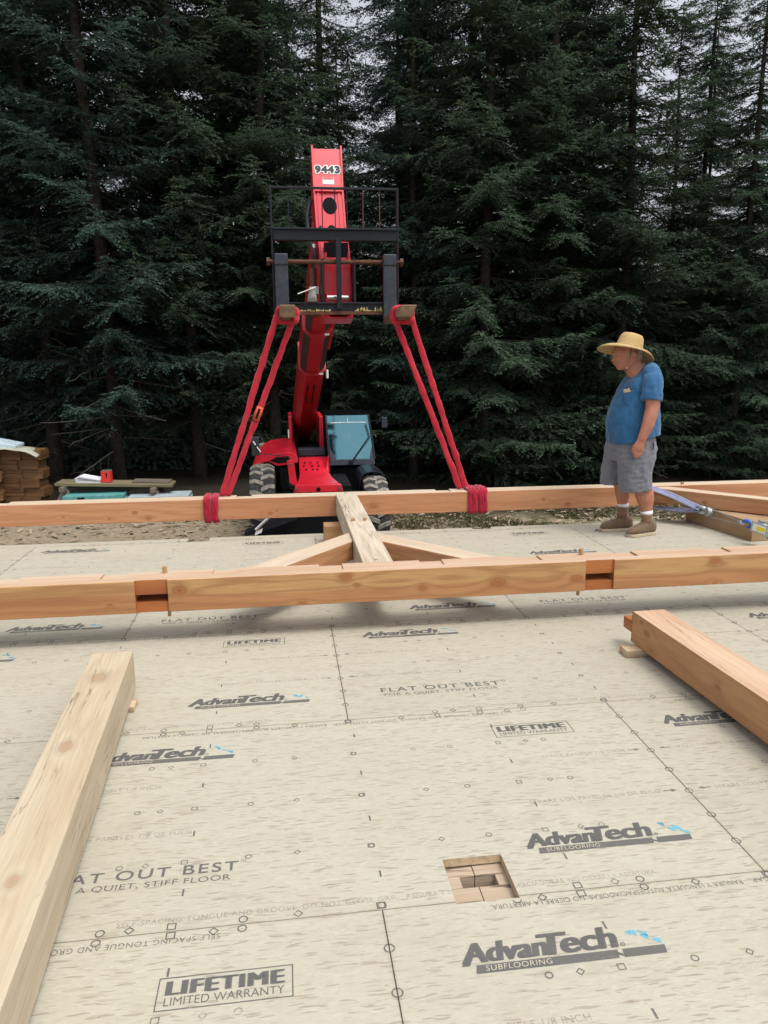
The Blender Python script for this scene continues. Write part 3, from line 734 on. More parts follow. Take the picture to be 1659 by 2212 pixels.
# boom: telescoping box sections with chamfered undersides, axis climbing toward the camera
PB, PT = Vector((.155, 14.9, .10)), Vector((.362, 7.75, 3.03))
bd = (PT-PB); BL = bd.length; bd.normalize(); bx = bd.cross(Vector((0, 0, 1))).normalized(); bu = bx.cross(bd).normalized()
def boom(name, s0, s1, w, h, m, lip=True):
    def ringb(s, w, h):
        c = PB + bd*s; ch = w*.24
        return [c + bx*a + bu*b for a, b in ((-w/2, h/2), (w/2, h/2), (w/2, -h/2+ch), (w/2-ch, -h/2), (-w/2+ch, -h/2), (-w/2, -h/2+ch))]
    mb = MB().loft([ringb(s0, w, h), ringb(s1, w, h)], 0)
    if name != 'boom_section' or s0 > 0:
        mb.bm.faces.ensure_lookup_table()
        for f in mb.bm.faces:
            c_ = f.calc_center_median() - PB; a_, b_ = c_.dot(bx), c_.dot(bu)
            if abs(a_) > w*.3 and b_ < -h*.25: f.material_index = 1  # lower chamfers take the painted shade
    o = at(mb.build(name, [m, M_chamfer_shade], None, bevel=.006))
    if lip:
        c = MB().loft([ringb(s1-.05, w+.035, h+.035), ringb(s1+.012, w+.035, h+.035)])
        sub(c.build('boom_collar', m, None, bevel=.006), o)
        c0 = PB + bd*(s1+.015) - bu*(h/2-.01) - bx*(w*.33)
        sub(MB().box((-.035, -.004, -.014), (.035, .004, .014), 0, Matrix.Translation(c0)).build('decal', M_white, None), o)
    return o
sA = (14.9-11.25)/(14.9-7.75)*BL; sB = (14.9-9.85)/(14.9-7.75)*BL
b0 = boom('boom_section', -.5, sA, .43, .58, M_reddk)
for u in (-.055, .055):
    c = PB + bd*(sA-1.45) - bu*.292 + bx*u
    sub(MB().tube([c + bd*t for t in (0, .95)], .012, 6).build('hydraulic_line', M_dark), b0)
    for t in (.15, .85):
        q = c + bd*t; sub(MB().box((-.02, -.02, -.015), (.02, .02, .012), 0, Matrix.Translation(q)).build('hose_clamp', M_blk), b0)
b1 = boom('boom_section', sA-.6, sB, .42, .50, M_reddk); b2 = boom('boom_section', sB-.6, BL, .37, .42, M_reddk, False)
# boom side guard with hoses on the left
c = PB + bd*(sA-.1) - bx*.25
at(MB().loft([[PB + bd*s - bx*(.20 if i < 1 else .215) + bu*b + bx*x for x, b in ((0, .34), (-.055, .34), (-.055, -.10), (0, -.10))] for i, s in enumerate((sB-.9, BL-1.3))]).build('hose_guard', M_red, None, bevel=.006))
at(MB().box((.455, 10.35, 1.28), (.485, 10.55, 1.42)).build('work_lamp', M_white, None, bevel=.01))
# boom head (gooseneck)
fr_ = [((.176, .532), 7.5, 3.99), ((.182, .529), 7.3, 3.50), ((.196, .540), 7.15, 3.07), ((.222, .566), 7.08, 2.81), ((.222, .582), 6.92, 2.05)]
bk_ = [(7.72, 3.94), (8.0, 3.50), (8.15, 3.05), (8.0, 2.55), (7.25, 2.0)]
def headring(i, off=0., dy=0.):
    (x0, x1), y, z = fr_[i]; yb, zb = bk_[i]
    return [(x0+off, y+dy, z), (x1-off, y+dy, z), (x1-off, yb, zb), (x0+off, yb, zb)]
hd = at(MB().loft([headring(i, .014, .012) for i in range(5)]).build('boom_head', M_red, None))
for s in (0, 1):
    pts = []
    for i in range(5):
        (x0, x1), y, z = fr_[i]; x = (x0, x1)[s]; pts.append((x, y - (.0 if i else .01), z + (.035 if i == 0 else 0)))
    for i in range(4, -1, -1):
        (x0, x1), y, z = fr_[i]; pts.append(((x0, x1)[s], bk_[i][0], bk_[i][1] + (.03 if i == 0 else 0)))
    n = len(pts); m_ = MB(); r0 = [Vector(p) for p in pts]; r1 = [Vector(p) + Vector((.02 if s == 0 else -.02, 0, 0)) for p in pts]
    half = n//2
    for i in range(half-1):   # strip of small solids down the profile
        m_.hexa([r0[i+1], r1[i+1], r1[n-2-i], r0[n-2-i], r0[i], r1[i], r1[n-1-i], r0[n-1-i]])
    sub(m_.build('side_plate', M_red, None), hd)
def headT(i, j, fu=.0, push=.004):
    """plane of the head's front between profile rows i (top) and j (bottom): (u right, v up) in metres from lower-left"""
    (a0, a1), ya, za = fr_[i]; (b0_, b1_), yb, zb = fr_[j]
    A = Vector((b0_, yb, zb)); ur = (Vector((b1_, yb, zb)) - A).normalized(); uv = (Vector((a0, ya, za)) - A); uv = uv.normalized(); nr = ur.cross(uv).normalized()
    if nr.y > 0: nr = -nr
    return lambda u, v, p=push: A + ur*u + uv*v + nr*p
T = headT(0, 1)
tw = MB()
for k in range(14):
    cx_, cy_ = .013*math.cos(2*PI*k/14), .013*math.sin(2*PI*k/14)
    put_text(tw, '9443', lambda u, v: T(.030+u*1.0+cx_, .214+v+cy_, -.007 + .0001*k), .290, .098, .05, 0, 1.12)
sub(tw.build('number_outline', M_white), hd)
tb = MB(); put_text(tb, '9443', lambda u, v: T(.030+u, .214+v, -.001), .290, .098, .05, 0, 1.12); sub(tb.build('number', M_blk), hd)
st = MB(); st.poly([T(.112, .075, -.006), T(.245, .075, -.006), T(.245, .165, -.006), T(.112, .165, -.006)]); sub(st.build('warning_label', M_white), hd)
st = MB(); st.poly([T(.116, .137, -.002), T(.241, .137, -.002), T(.241, .161, -.002), T(.116, .161, -.002)]); sub(st.build('warning_label_band', M_red), hd)
# recessed lower plate: ribs, dark shade shapes for the round hole, arch and linkage cavity, lower linkage box with lugs and pin
T = headT(1, 2); m_ = MB()
for u in (.035, .275): m_.hexa([T(u, -.40, 0), T(u+.03, -.40, 0), T(u+.03, -.40, -.014), T(u, -.40, -.014), T(u, .43, 0), T(u+.03, .43, 0), T(u+.03, .43, -.014), T(u, .43, -.014)])
sub(m_.build('rib', M_red), hd)
m_ = MB(); m_.hexa([T(.016, .425, -.01), T(.330, .425, -.01), T(.330, .425, .02), T(.016, .425, .02), T(.016, .455, -.01), T(.330, .455, -.01), T(.330, .455, .02), T(.016, .455, .02)]); sub(m_.build('fold_plate', M_red, None, bevel=.004), hd)
m_ = MB(); m_.poly([T(.175 + .082*math.cos(2*PI*k/28), .265 + .105*math.sin(2*PI*k/28), -.0105) for k in range(28)]); sub(m_.build('round_hole_shade', M_dark), hd)  # flat dark disc standing in for the shade inside the hole
m_ = MB(); m_.poly([T(.175 + .045*math.cos(PI*k/12), -.02 + .05*math.sin(PI*k/12), -.0105) for k in range(13)] + [T(.13, -.2, -.0105), T(.22, -.2, -.0105)]); sub(m_.build('arched_hole_shade', M_dark), hd)  # flat dark patch painted as the shaded inside of the arch
m_ = MB(); m_.box((.272, 6.99, 2.72), (.545, 7.06, 2.88)); sub(m_.build('linkage_cavity_shade', M_dark, None), hd)  # solid dark block in place of the shaded cavity
lb = at(MB().box((.250, 6.86, 2.05), (.560, 7.0, 2.70)).build('linkage_box', M_red, None, bevel=.01))
for x in (.262, .520):
    for z in (2.70, 2.27): sub(MB().box((x, 6.82, z-.05), (x+.03, 6.87, z+.05)).build('lug', M_red, None, bevel=.008), lb)
sub(MB().cyl((.285, 6.835, 2.27), (.522, 6.835, 2.27), .024, 14).build('pin', M_chrome, None, 'auto'), lb)
sub(MB().prism([(.29, 6.86, 2.10), (.535, 6.86, 2.10), (.50, 6.86, 2.04), (.33, 6.86, 2.04)], (0, .06, 0)).build('lower_lip', M_red), lb)
# tilt cylinder and hoses left of the head
at(MB().tube([(.16, 7.6, 3.44), (.115, 7.5, 3.25), (.12, 7.4, 3.02), (.17, 7.3, 2.86), (.185, 7.2, 2.72)], .026, 8).build('hydraulic_hose', M_slate, None, True))
at(MB().tube([(.17, 7.3, 2.90), (.178, 7.25, 2.74)], .018, 8).build('hose_fitting', M_white, None, True))
at(MB().tube([(.20, 7.15, 2.7), (.222, 7.05, 2.55), (.215, 7.0, 2.2), (.19, 6.95, 2.08)], .014, 6).build('hydraulic_hose', M_rust, None, True))
cyl = at(MB().cyl((.145, 7.1, 2.08), (.15, 7.3, 2.62), .042, 14).build('tilt_cylinder', M_rust, None, 'auto'))
sub(MB().box((.10, 7.0, 2.32), (.20, 7.02, 2.40)).build('cylinder_clamp', M_white, None), cyl)
# fork carriage
car = MB()
Y0, Y1 = 6.60, 6.68
car.box((-.314, Y0, 1.97), (-.294, Y1, 3.385)); car.box((1.043, Y0, 1.97), (1.063, Y1, 3.385))
car.box((-.3135, Y0+.01, 3.364), (1.0625, Y0+.035, 3.388))
car.box((-.289, Y0-.01, 2.845), (1.039, Y0+.10, 2.965)); car.box((-.289, Y0-.035, 2.948), (1.039, Y0-.0105, 2.968))
car.box((.372, Y0-.045, 2.13), (.428, Y0-.012, 2.86))
car.box((-.289, Y0, 2.105), (1.039, Y0+.09, 2.20)); car.box((-.289, Y0-.02, 2.182), (1.039, Y0-.001, 2.20))
for x in (.218, .566): car.box((x, Y0+.0, 2.20), (x+.022, Y0+.32, 2.66))
for x in (.205, .555): car.box((x, Y0-.02, 2.966), (x+.022, Y0+.03, 2.99))
cg = at(car.build('fork_carriage', M_blk, None, bevel=.003))
for x in (-.12, .063, .240, .377, .506, .679, .859): sub(MB().box((x-.005, Y0+.018, 2.964), (x+.005, Y0+.030, 3.366)).build('guard_bar', M_rust if x > .6 else M_blk), cg)
sub(MB().cyl((-.345, Y0+.02, 2.625), (1.10, Y0+.02, 2.625), .024, 14).build('fork_shaft', M_rust, None, 'auto'), cg)
for x in (-.352, 1.095): sub(MB().cyl((x-.018, Y0+.02, 2.625), (x+.018, Y0+.02, 2.625), .046, 6).build('shaft_nut', M_rust, None), cg)
rr = random.Random(4)
for x0, x1, n in ((-.05, .30, 16), (.56, .86, 16)):
    m_ = MB()
    for i in range(n):
        x = x0 + (x1-x0)*(i+rr.random()*.8)/n; hgt = rr.uniform(.008, .03 if x < .4 else .05)
        m_.poly([(x, Y0-.003, 2.106), (x+rr.uniform(.015, .035), Y0-.003, 2.106), (x+rr.uniform(.01, .025), Y0-.003, 2.106+hgt), (x+.004, Y0-.003, 2.106+hgt*.7)])
    sub(m_.build('chipped_paint', M_yel), cg)
sub(MB().box((-.10, Y0-.006, 2.07), (.88, Y0+.05, 2.1045)).build('carriage_lower_edge', M_rust), cg)
def fork(xh, xt, sk=0.):
    w = .0725
    f = at(MB().hexa([(xh-w, 6.515, 1.962), (xh+w, 6.515, 1.962), (xh+w, 6.585, 1.962), (xh-w, 6.585, 1.962), (xh-w*.97, 6.535, 2.665), (xh+w*.97, 6.535, 2.665), (xh+w*.97, 6.60, 2.665), (xh-w*.97, 6.60, 2.665)]).build('fork', M_slate, None, bevel=.008))
    sub(MB().box((xh-w*.99, 6.52, 2.58), (xh+w*.99, 6.66, 2.70)).build('fork_hook', M_slate, None, bevel=.012), f)
    sub(MB().loft([[(xh-w, 6.515, 1.963), (xh+w, 6.515, 1.963), (xh+w, 6.515, 2.035), (xh-w, 6.515, 2.035)],
                   [(xt-w*1.0, 5.25, 1.968), (xt+w*1.0, 5.25, 1.968), (xt+w*1.0, 5.25, 2.055), (xt-w*1.0, 5.25, 2.055)],
                   [(xt-w*.98-sk, 5.0, 1.955), (xt+w*.98-sk, 5.0, 1.955), (xt+w*.98+sk, 5.0, 2.070), (xt-w*.98+sk, 5.0, 2.070)]]).build('fork_blade', M_worn, None, bevel=.012), f)
fork(-.2155, -.180); fork(.955, .890, .03)
# rag and cord stuck on the carriage
rg = at(MB().loft([[(.105 + a, 6.56, z) for a, z in ((-w_, z_), (0, z_), (w_, z_))] + [(.105 + w_, 6.575, z_), (.105 - w_, 6.575, z_)] for w_, z_ in ((.055, 2.205), (.045, 2.27), (.022, 2.33), (.03, 2.36))]).build('grey_rag', paint('rag_cloth', (.32, .33, .32), .9, 0, .3, 12), None, True))
at(MB().tube([(-.05, 6.55, 2.285), (.05, 6.55, 2.32), (.15, 6.55, 2.36)], .006, 6).build('cable_tie', M_white))
# chassis
ch = MB()
ch.loft([[(-.13, 10.30, -.556), (.685, 10.30, -.556), (.655, 10.30, -.445), (-.10, 10.30, -.438)], [(-.13, 10.42, -.556), (.685, 10.42, -.556), (.655, 10.42, -.445), (-.10, 10.42, -.438)]])
ch.loft([[(-.085, 10.425, -.50), (.625, 10.425, -.50), (.625, 10.425, -.437), (-.085, 10.425, -.437)], [(-.022, 11.0, -.50), (.545, 11.0, -.50), (.545, 11.0, -.424), (-.022, 11.0, -.424)], [(-.006, 11.5, -.5), (.513, 11.5, -.5), (.513, 11.5, -.405), (-.006, 11.5, -.405)], [(0, 12.3, -.5), (.53, 12.3, -.5), (.53, 12.3, -.225), (0, 12.3, -.225)]])
ch.hexa([(-.191, 10.52, -.43), (-.06, 10.52, -.50), (-.06, 10.58, -.50), (-.191, 10.58, -.43), (-.222, 10.52, -.05), (-.111, 10.52, -.05), (-.111, 10.58, -.05), (-.222, 10.58, -.05)])
ch.prism([(.47, 11.5, -.40), (.53, 11.5, -.40), (.545, 11.9, -.15), (.44, 11.9, -.30)], (0, .04, 0))
chs = at(ch.build('chassis', M_red, None, bevel=.008))
rr = random.Random(2); m_ = MB()
for i in range(9):
    x, y = .1 + .12*(i % 3) + rr.uniform(-.02, .02), 11.62 + .16*(i//3); z = -.405 + .225*(y-11.5)/.8
    sub(MB().poly([(x-.018, y-.03, z-.003+.0), (x+.018, y-.03, z-.003), (x+.018, y+.02, z+.011), (x-.018, y+.02, z+.011)]).build('step_hole_shade', M_dark), chs)  # dark patch laid on the plate as the shade of a hole
for x, z in ((-.085, -.50), (.63, -.495)): sub(MB().cyl((x, 10.28, z), (x, 10.299, z), .028, 12).build('bolt', M_chrome, None, 'auto'), chs)
sub(MB().cyl((-.165, 10.505, -.12), (-.165, 10.519, -.12), .024, 12).build('bolt', M_chrome, None, 'auto'), chs)
sub(MB().cyl((.275, 10.285, -.51), (.275, 10.299, -.51), .035, 16).build('tow_eye', M_dark, None, 'auto'), chs)
ub = MB(); ub.box((-.75, 10.45, -1.30), (.95, 10.62, -.60)); ub.box((-.30, 10.62, -1.1), (.85, 15.4, -.52)); ub.box((-.55, 12.4, -1.0), (-.301, 15.2, -.28)); ub.box((.56, 12.05, -1.02), (1.38, 13.4, -.36)); ub.box((-.6, 10.92, -1.0), (1.25, 11.08, -.84)); ub.box((-.02, 12.31, -.5), (.50, 15.0, -.20))
at(ub.build('underframe', M_dark, None))
at(MB().box((-.34, 10.66, -.52), (-.24, 10.7, -.2)).build('fuel_hose_cover', M_dark, None))
at(MB().tube([(-.22, 10.6, -.18), (-.25, 10.58, -.38), (-.2, 10.56, -.52), (-.10, 10.5, -.56)], .018, 7).build('brake_hose', M_dark, None, True))
at(MB().box((.0, 12.32, -.215), (.5, 12.6, -.08)).build('boom_rest', M_slate, None, bevel=.01))
tw_ = MB()
tw_.box((-.16, 13.8, -.3), (-.085, 14.9, .44)); tw_.box((.46, 13.6, -.3), (.545, 14.9, .44))
at(tw_.build('boom_tower', M_red, None, bevel=.02))
# wheels
def wheel_parts():
    m_ = MB().lathe([(-.20, .36), (-.215, .50), (-.20, .58), (-.15, .615), (0, .622), (.15, .615), (.20, .58), (.215, .50), (.20, .36)], (0, 0, 0), 'x', 40)
    l = MB(); N = 19
    for k in range(N):
        for s in (-1, 1):
            a0 = 2*PI*(k + (.5 if s > 0 else 0))/N
            def P(x, a, r): return (x, math.sin(a)*r, math.cos(a)*r)
            for (xa, aa, xb, ab) in ((s*-.02, 0., s*.115, .10), (s*.115, .10, s*.208, .12)):
                wd = .075; lo, ro = .60, .655; rb = .60 if abs(xb) > .2 else .655
                l.hexa([P(xa, a0+aa, lo), P(xa, a0+aa+wd*2, lo), P(xb, a0+ab+wd*2, lo-.02), P(xb, a0+ab, lo-.02), P(xa, a0+aa+.015, ro), P(xa, a0+aa+wd*2-.015, ro), P(xb, a0+ab+wd*2-.015, rb-.004), P(xb, a0+ab+.015, rb-.004)])
    r_ = MB().lathe([(-.19, .05), (-.15, .20), (-.13, .30), (-.19, .355), (.19, .355), (.13, .30), (.15, .20), (.19, .05)], (0, 0, 0), 'x', 28)
    return m_, l, r_
def wheel(loc, src=None, roll=0.):
    if src is None:
        m_, l, r_ = wheel_parts(); w_ = m_.build('wheel', M_tyre, None, 'auto'); sub(l.build('tyre_lugs', M_lug, None, bevel=.008), w_); sub(r_.build('rim', M_red, None, 'auto'), w_)
    else:
        w_ = src.copy(); COL.objects.link(w_)
        for g in src.children: q = g.copy(); COL.objects.link(q); q.parent = w_
    w_.parent = lift; w_.location = Vector(loc) - lift.location; w_.rotation_euler = (roll, 0, 0); return w_
w0 = wheel((-.645, 11.0, -.815)); wheel((1.28, 11.0, -1.07), w0, .4); wheel((-.645, 14.3, -.815), w0, 1.); wheel((1.28, 14.3, -1.07), w0, .7)
# fenders
def arcband(name, cx, cy, cz, x0, x1, r, th, a0, a1, m, crown=0.):
    rings = []
    for k in range(21):
        a = a0 + (a1-a0)*k/20; s, c_ = math.sin(a), math.cos(a)
        rings.append([(cx+x0, cy+s*r, cz+c_*r), (cx+(x0+x1)/2, cy+s*(r+crown), cz+c_*(r+crown)), (cx+x1, cy+s*r, cz+c_*r), (cx+x1, cy+s*(r-th), cz+c_*(r-th)), (cx+x0, cy+s*(r-th), cz+c_*(r-th))])
    return at(MB().loft(rings).build(name, m, None, 'auto', bevel=.005))
def arch(name, outer, inner, ys, m):
    ring_ = lambda y, k: [(x, y, z + k) for x, z in outer] + [(x, y, z + k) for x, z in reversed(inner)]
    return at(MB().loft([ring_(y, k) for y, k in ys]).build(name, m, None, bevel=.006))
LO = [(-.862, -.42), (-.845, -.30), (-.79, -.19), (-.69, -.095), (-.555, -.030), (-.40, .0), (-.244, .014), (-.12, .005), (-.066, -.03), (-.03, -.16)]
LI = [(-.835, -.42), (-.815, -.31), (-.76, -.225), (-.66, -.16), (-.54, -.135), (-.40, -.215), (-.30, -.21), (-.20, -.195), (-.10, -.18), (-.05, -.165)]
hood = arch('fender', LO, LI, ((11.10, -.0), (11.6, .02), (12.6, .0), (14.0, -.05)), M_red)
arch('fender', [(1.008, -.70), (1.020, -.50), (1.060, -.40), (1.14, -.350), (1.252, -.332), (1.38, -.352), (1.478, -.43)], [(1.026, -.70), (1.038, -.50), (1.075, -.415), (1.145, -.368), (1.252, -.350), (1.37, -.370), (1.465, -.443)], ((10.95, 0), (11.3, .02), (11.9, .0)), M_blk)
sub(MB().poly([(-.52, 11.095, -.125), (-.36, 11.095, -.175), (-.16, 11.095, -.150), (-.19, 11.095, -.065), (-.40, 11.095, -.060)]).build('grille', M_dark), hood)
# cab
cab = MB()
cab.hexa([(.555, 11.93, -.355), (1.412, 11.93, -.355), (1.412, 12.0, -.355), (.555, 12.0, -.355), (.565, 11.95, -.245), (1.405, 11.95, -.245), (1.405, 12.0, -.245), (.565, 12.0, -.245)])
cb = at(cab.build('cab', M_slate, None, bevel=.01))
def pil(a, b, wx, wy):
    a, b = Vector(a), Vector(b)
    return MB().loft([[p + Vector(q) for q in ((-wx, -wy, 0), (wx, -wy, 0), (wx, wy, 0), (-wx, wy, 0))] for p in (a, b)])
for a, b in (((.560, 11.965, -.245), (.520, 12.18, .565)), ((1.410, 11.965, -.245), (1.318, 12.18, .565)), ((.56, 13.5, -.3), (.54, 13.4, .565)), ((1.40, 13.5, -.3), (1.33, 13.4, .565))):
    sub(pil(a, b, .018, .022).build('pillar', M_blk, None, bevel=.005), cb)
sub(MB().hexa([(.512, 12.165, .555), (1.328, 12.165, .555), (1.34, 13.45, .555), (.51, 13.45, .555), (.52, 12.18, .578), (1.32, 12.18, .578), (1.33, 13.42, .578), (.52, 13.42, .578)]).build('roof', M_roof, None, bevel=.01), cb)
sub(MB().hexa([(.56, 13.45, -1.0), (1.40, 13.45, -1.0), (1.40, 13.5, -1.0), (.56, 13.5, -1.0), (.56, 13.45, -.0), (1.40, 13.45, -.0), (1.40, 13.5, -.0), (.56, 13.5, -.0)]).build('rear_wall', M_blk), cb)
sub(MB().box((.555, 12.02, -1.0), (.575, 13.44, -.2)).build('side_wall', M_blk), cb); sub(MB().box((1.385, 12.02, -1.0), (1.405, 13.44, -.25)).build('side_wall', M_blk), cb)
G = [Vector(p) for p in ((.578, 11.958, -.243), (1.392, 11.958, -.243), (1.300, 12.172, .552), (.538, 12.172, .552))]
sub(MB().poly(G).build('windscreen', M_glass), cb)
fo = Vector((0, -.006, 0))
for q in ((G[0], G[0].lerp(G[1], .14), G[0].lerp(G[3], .30)), (G[1], G[1].lerp(G[2], .30), G[1].lerp(G[0], .10))): sub(MB().poly([p+fo for p in q]).build('windscreen_corner', M_slate), cb)
sub(MB().tube([(.60, 12.135, .42), (.93, 12.13, .425), (1.27, 12.135, .42)], .006, 5).build('screen_guard_bar', M_white), cb)
sub(MB().tube([(.925, 12.155, .50), (.93, 12.13, .40)], .005, 5).build('screen_guard_stay', M_white), cb)
for p, q, r in (((.965, 11.90, -.285), (1.315, 11.98, .175), .011), ((.985, 11.90, -.29), (1.325, 11.98, .15), .007), ((1.315, 11.98, .175), (1.255, 12.05, .40), .009)):
    sub(MB().tube([p, q], r, 6).build('wiper_arm', M_blk), cb)
sub(MB().cyl((.96, 11.88, -.29), (.96, 11.94, -.29), .04, 12).build('wiper_motor', M_blk, None, 'auto'), cb)
sub(MB().box((.70, 13.0, -.6), (1.18, 13.12, .12)).build('seat_back', M_dark, None, bevel=.04), cb)
sub(MB().box((.70, 12.6, -.62), (1.18, 13.0, -.48)).build('seat_cushion', M_dark, None, bevel=.03), cb)
sub(MB().box((.60, 12.05, -.45), (1.36, 12.3, -.26)).build('dashboard', M_blk, None, bevel=.03), cb)
sub(MB().lathe([(-.012, .16), (0, .172), (.012, .16), (0, .148)], (.93, 12.40, -.17), 'y', 24).build('steering_wheel', M_blk, None, True), cb)
# mirrors
def mirror(x0, x1, y, z0, z1, arm):
    mm = at(MB().box((x0, y, z0), (x1, y+.035, z1)).build('mirror', M_mirror, None, bevel=.015))
    sub(MB().box((x0+.01, y-.004, z0+.012), (x1-.01, y+.002, z1-.012)).build('mirror_glass', M_slate), mm)
    sub(MB().tube(arm, .009, 6).build('mirror_arm', M_blk), mm); return mm
mm = mirror(-.805, -.675, 10.82, .004, .325, [(-.755, 10.81, .22), (-.63, 10.80, .035), (-.19, 10.8, -.02), (-.17, 10.78, -.10)])
sub(MB().tube([(-.775, 10.803, .25), (-.735, 10.80, .19)], .011, 6).build('arm_glint', M_white), mm); sub(MB().tube([(-.715, 10.79, .16), (-.655, 10.79, .07)], .011, 6).build('arm_glint', M_white), mm)  # white lengths are reflections on the arm, painted as geometry
mirror(1.55, 1.66, 12.0, .32, .517, [(1.36, 12.1, .45), (1.56, 12.01, .445)])
at(MB().box((-.185, 12.0, .17), (-.165, 12.02, .32)).build('white_marker', M_white))
# outrigger
og = at(MB().hexa([(-.97, 9.98, -1.21), (-.10, 10.15, -.98), (-.10, 10.35, -.98), (-.97, 10.2, -1.21), (-.93, 9.98, -1.12), (-.10, 10.15, -.80), (-.10, 10.35, -.80), (-.93, 10.2, -1.12)]).build('outrigger', M_blk, None, bevel=.01))
sub(MB().cyl((-.76, 9.95, -1.075), (-.45, 10.0, -.80), .026, 12).build('outrigger_rod', M_chrome, None, 'auto'), og)
sub(MB().cyl((-.50, 10.0, -.84), (-.25, 10.05, -.62), .045, 12).build('outrigger_cylinder', M_blk, None, 'auto'), og)
sub(MB().poly([(-.775, 9.94, -1.165), (-.665, 9.94, -1.12), (-.645, 9.94, -1.05), (-.755, 9.94, -1.095)]).build('warning_label', M_white), og)
sub(MB().poly([(-.745, 9.935, -1.10), (-.66, 9.935, -1.065), (-.655, 9.935, -1.058), (-.745, 9.935, -1.093)]).build('warning_label_band', M_red), og)

# ================================================================== SLINGS
def fabric(name, a, b, sc=160, bump=.4):
    k = NT(name); v = k.obj(); n1 = k.noise(v, 16, 6, .65); n2 = k.noise(k.mapv(v, (0, 0, 0), (0, 0, 0), (1, 1, .35)), sc, 3, .6)
    c = k.mix(k.ramp(k.math('ADD', k.math('MULTIPLY', n1, .7), k.math('MULTIPLY', n2, .3)), .35, .65), a, b)
    k.bump(k.math('ADD', n1, k.math('MULTIPLY', n2, .5)), bump, .008); k.b.inputs['Sheen Weight'].default_value = .25
    return k.fin(c, .8, 0, .25)
M_sling = fabric('red_sling_cover', (.46, .014, .034), (.30, .008, .02))
M_wrap = fabric('crimson_sling_cover', (.40, .007, .034), (.26, .004, .018))
def wobble(pts, n, amp, seed, r, flat):
    """resample a path and give it the slack, lumpy run of a sleeve"""
    pts = [Vector(p) for p in pts]; seg = [(b-a).length for a, b in zip(pts, pts[1:])]; L = sum(seg); out = []; rad = []
    for i in range(n+1):
        s = L*i/n; k = 0
        while k < len(seg)-1 and s > seg[k]: s -= seg[k]; k += 1
        p = pts[k].lerp(pts[k+1], min(1, s/seg[k]))
        q = mnoise.noise_vector(Vector((i*.33, seed*7.7, 0)))*amp
        out.append(p + q); rad.append(r*(1 + .22*mnoise.noise(Vector((i*.45, seed*3.3, 5)))))
    return out, rad
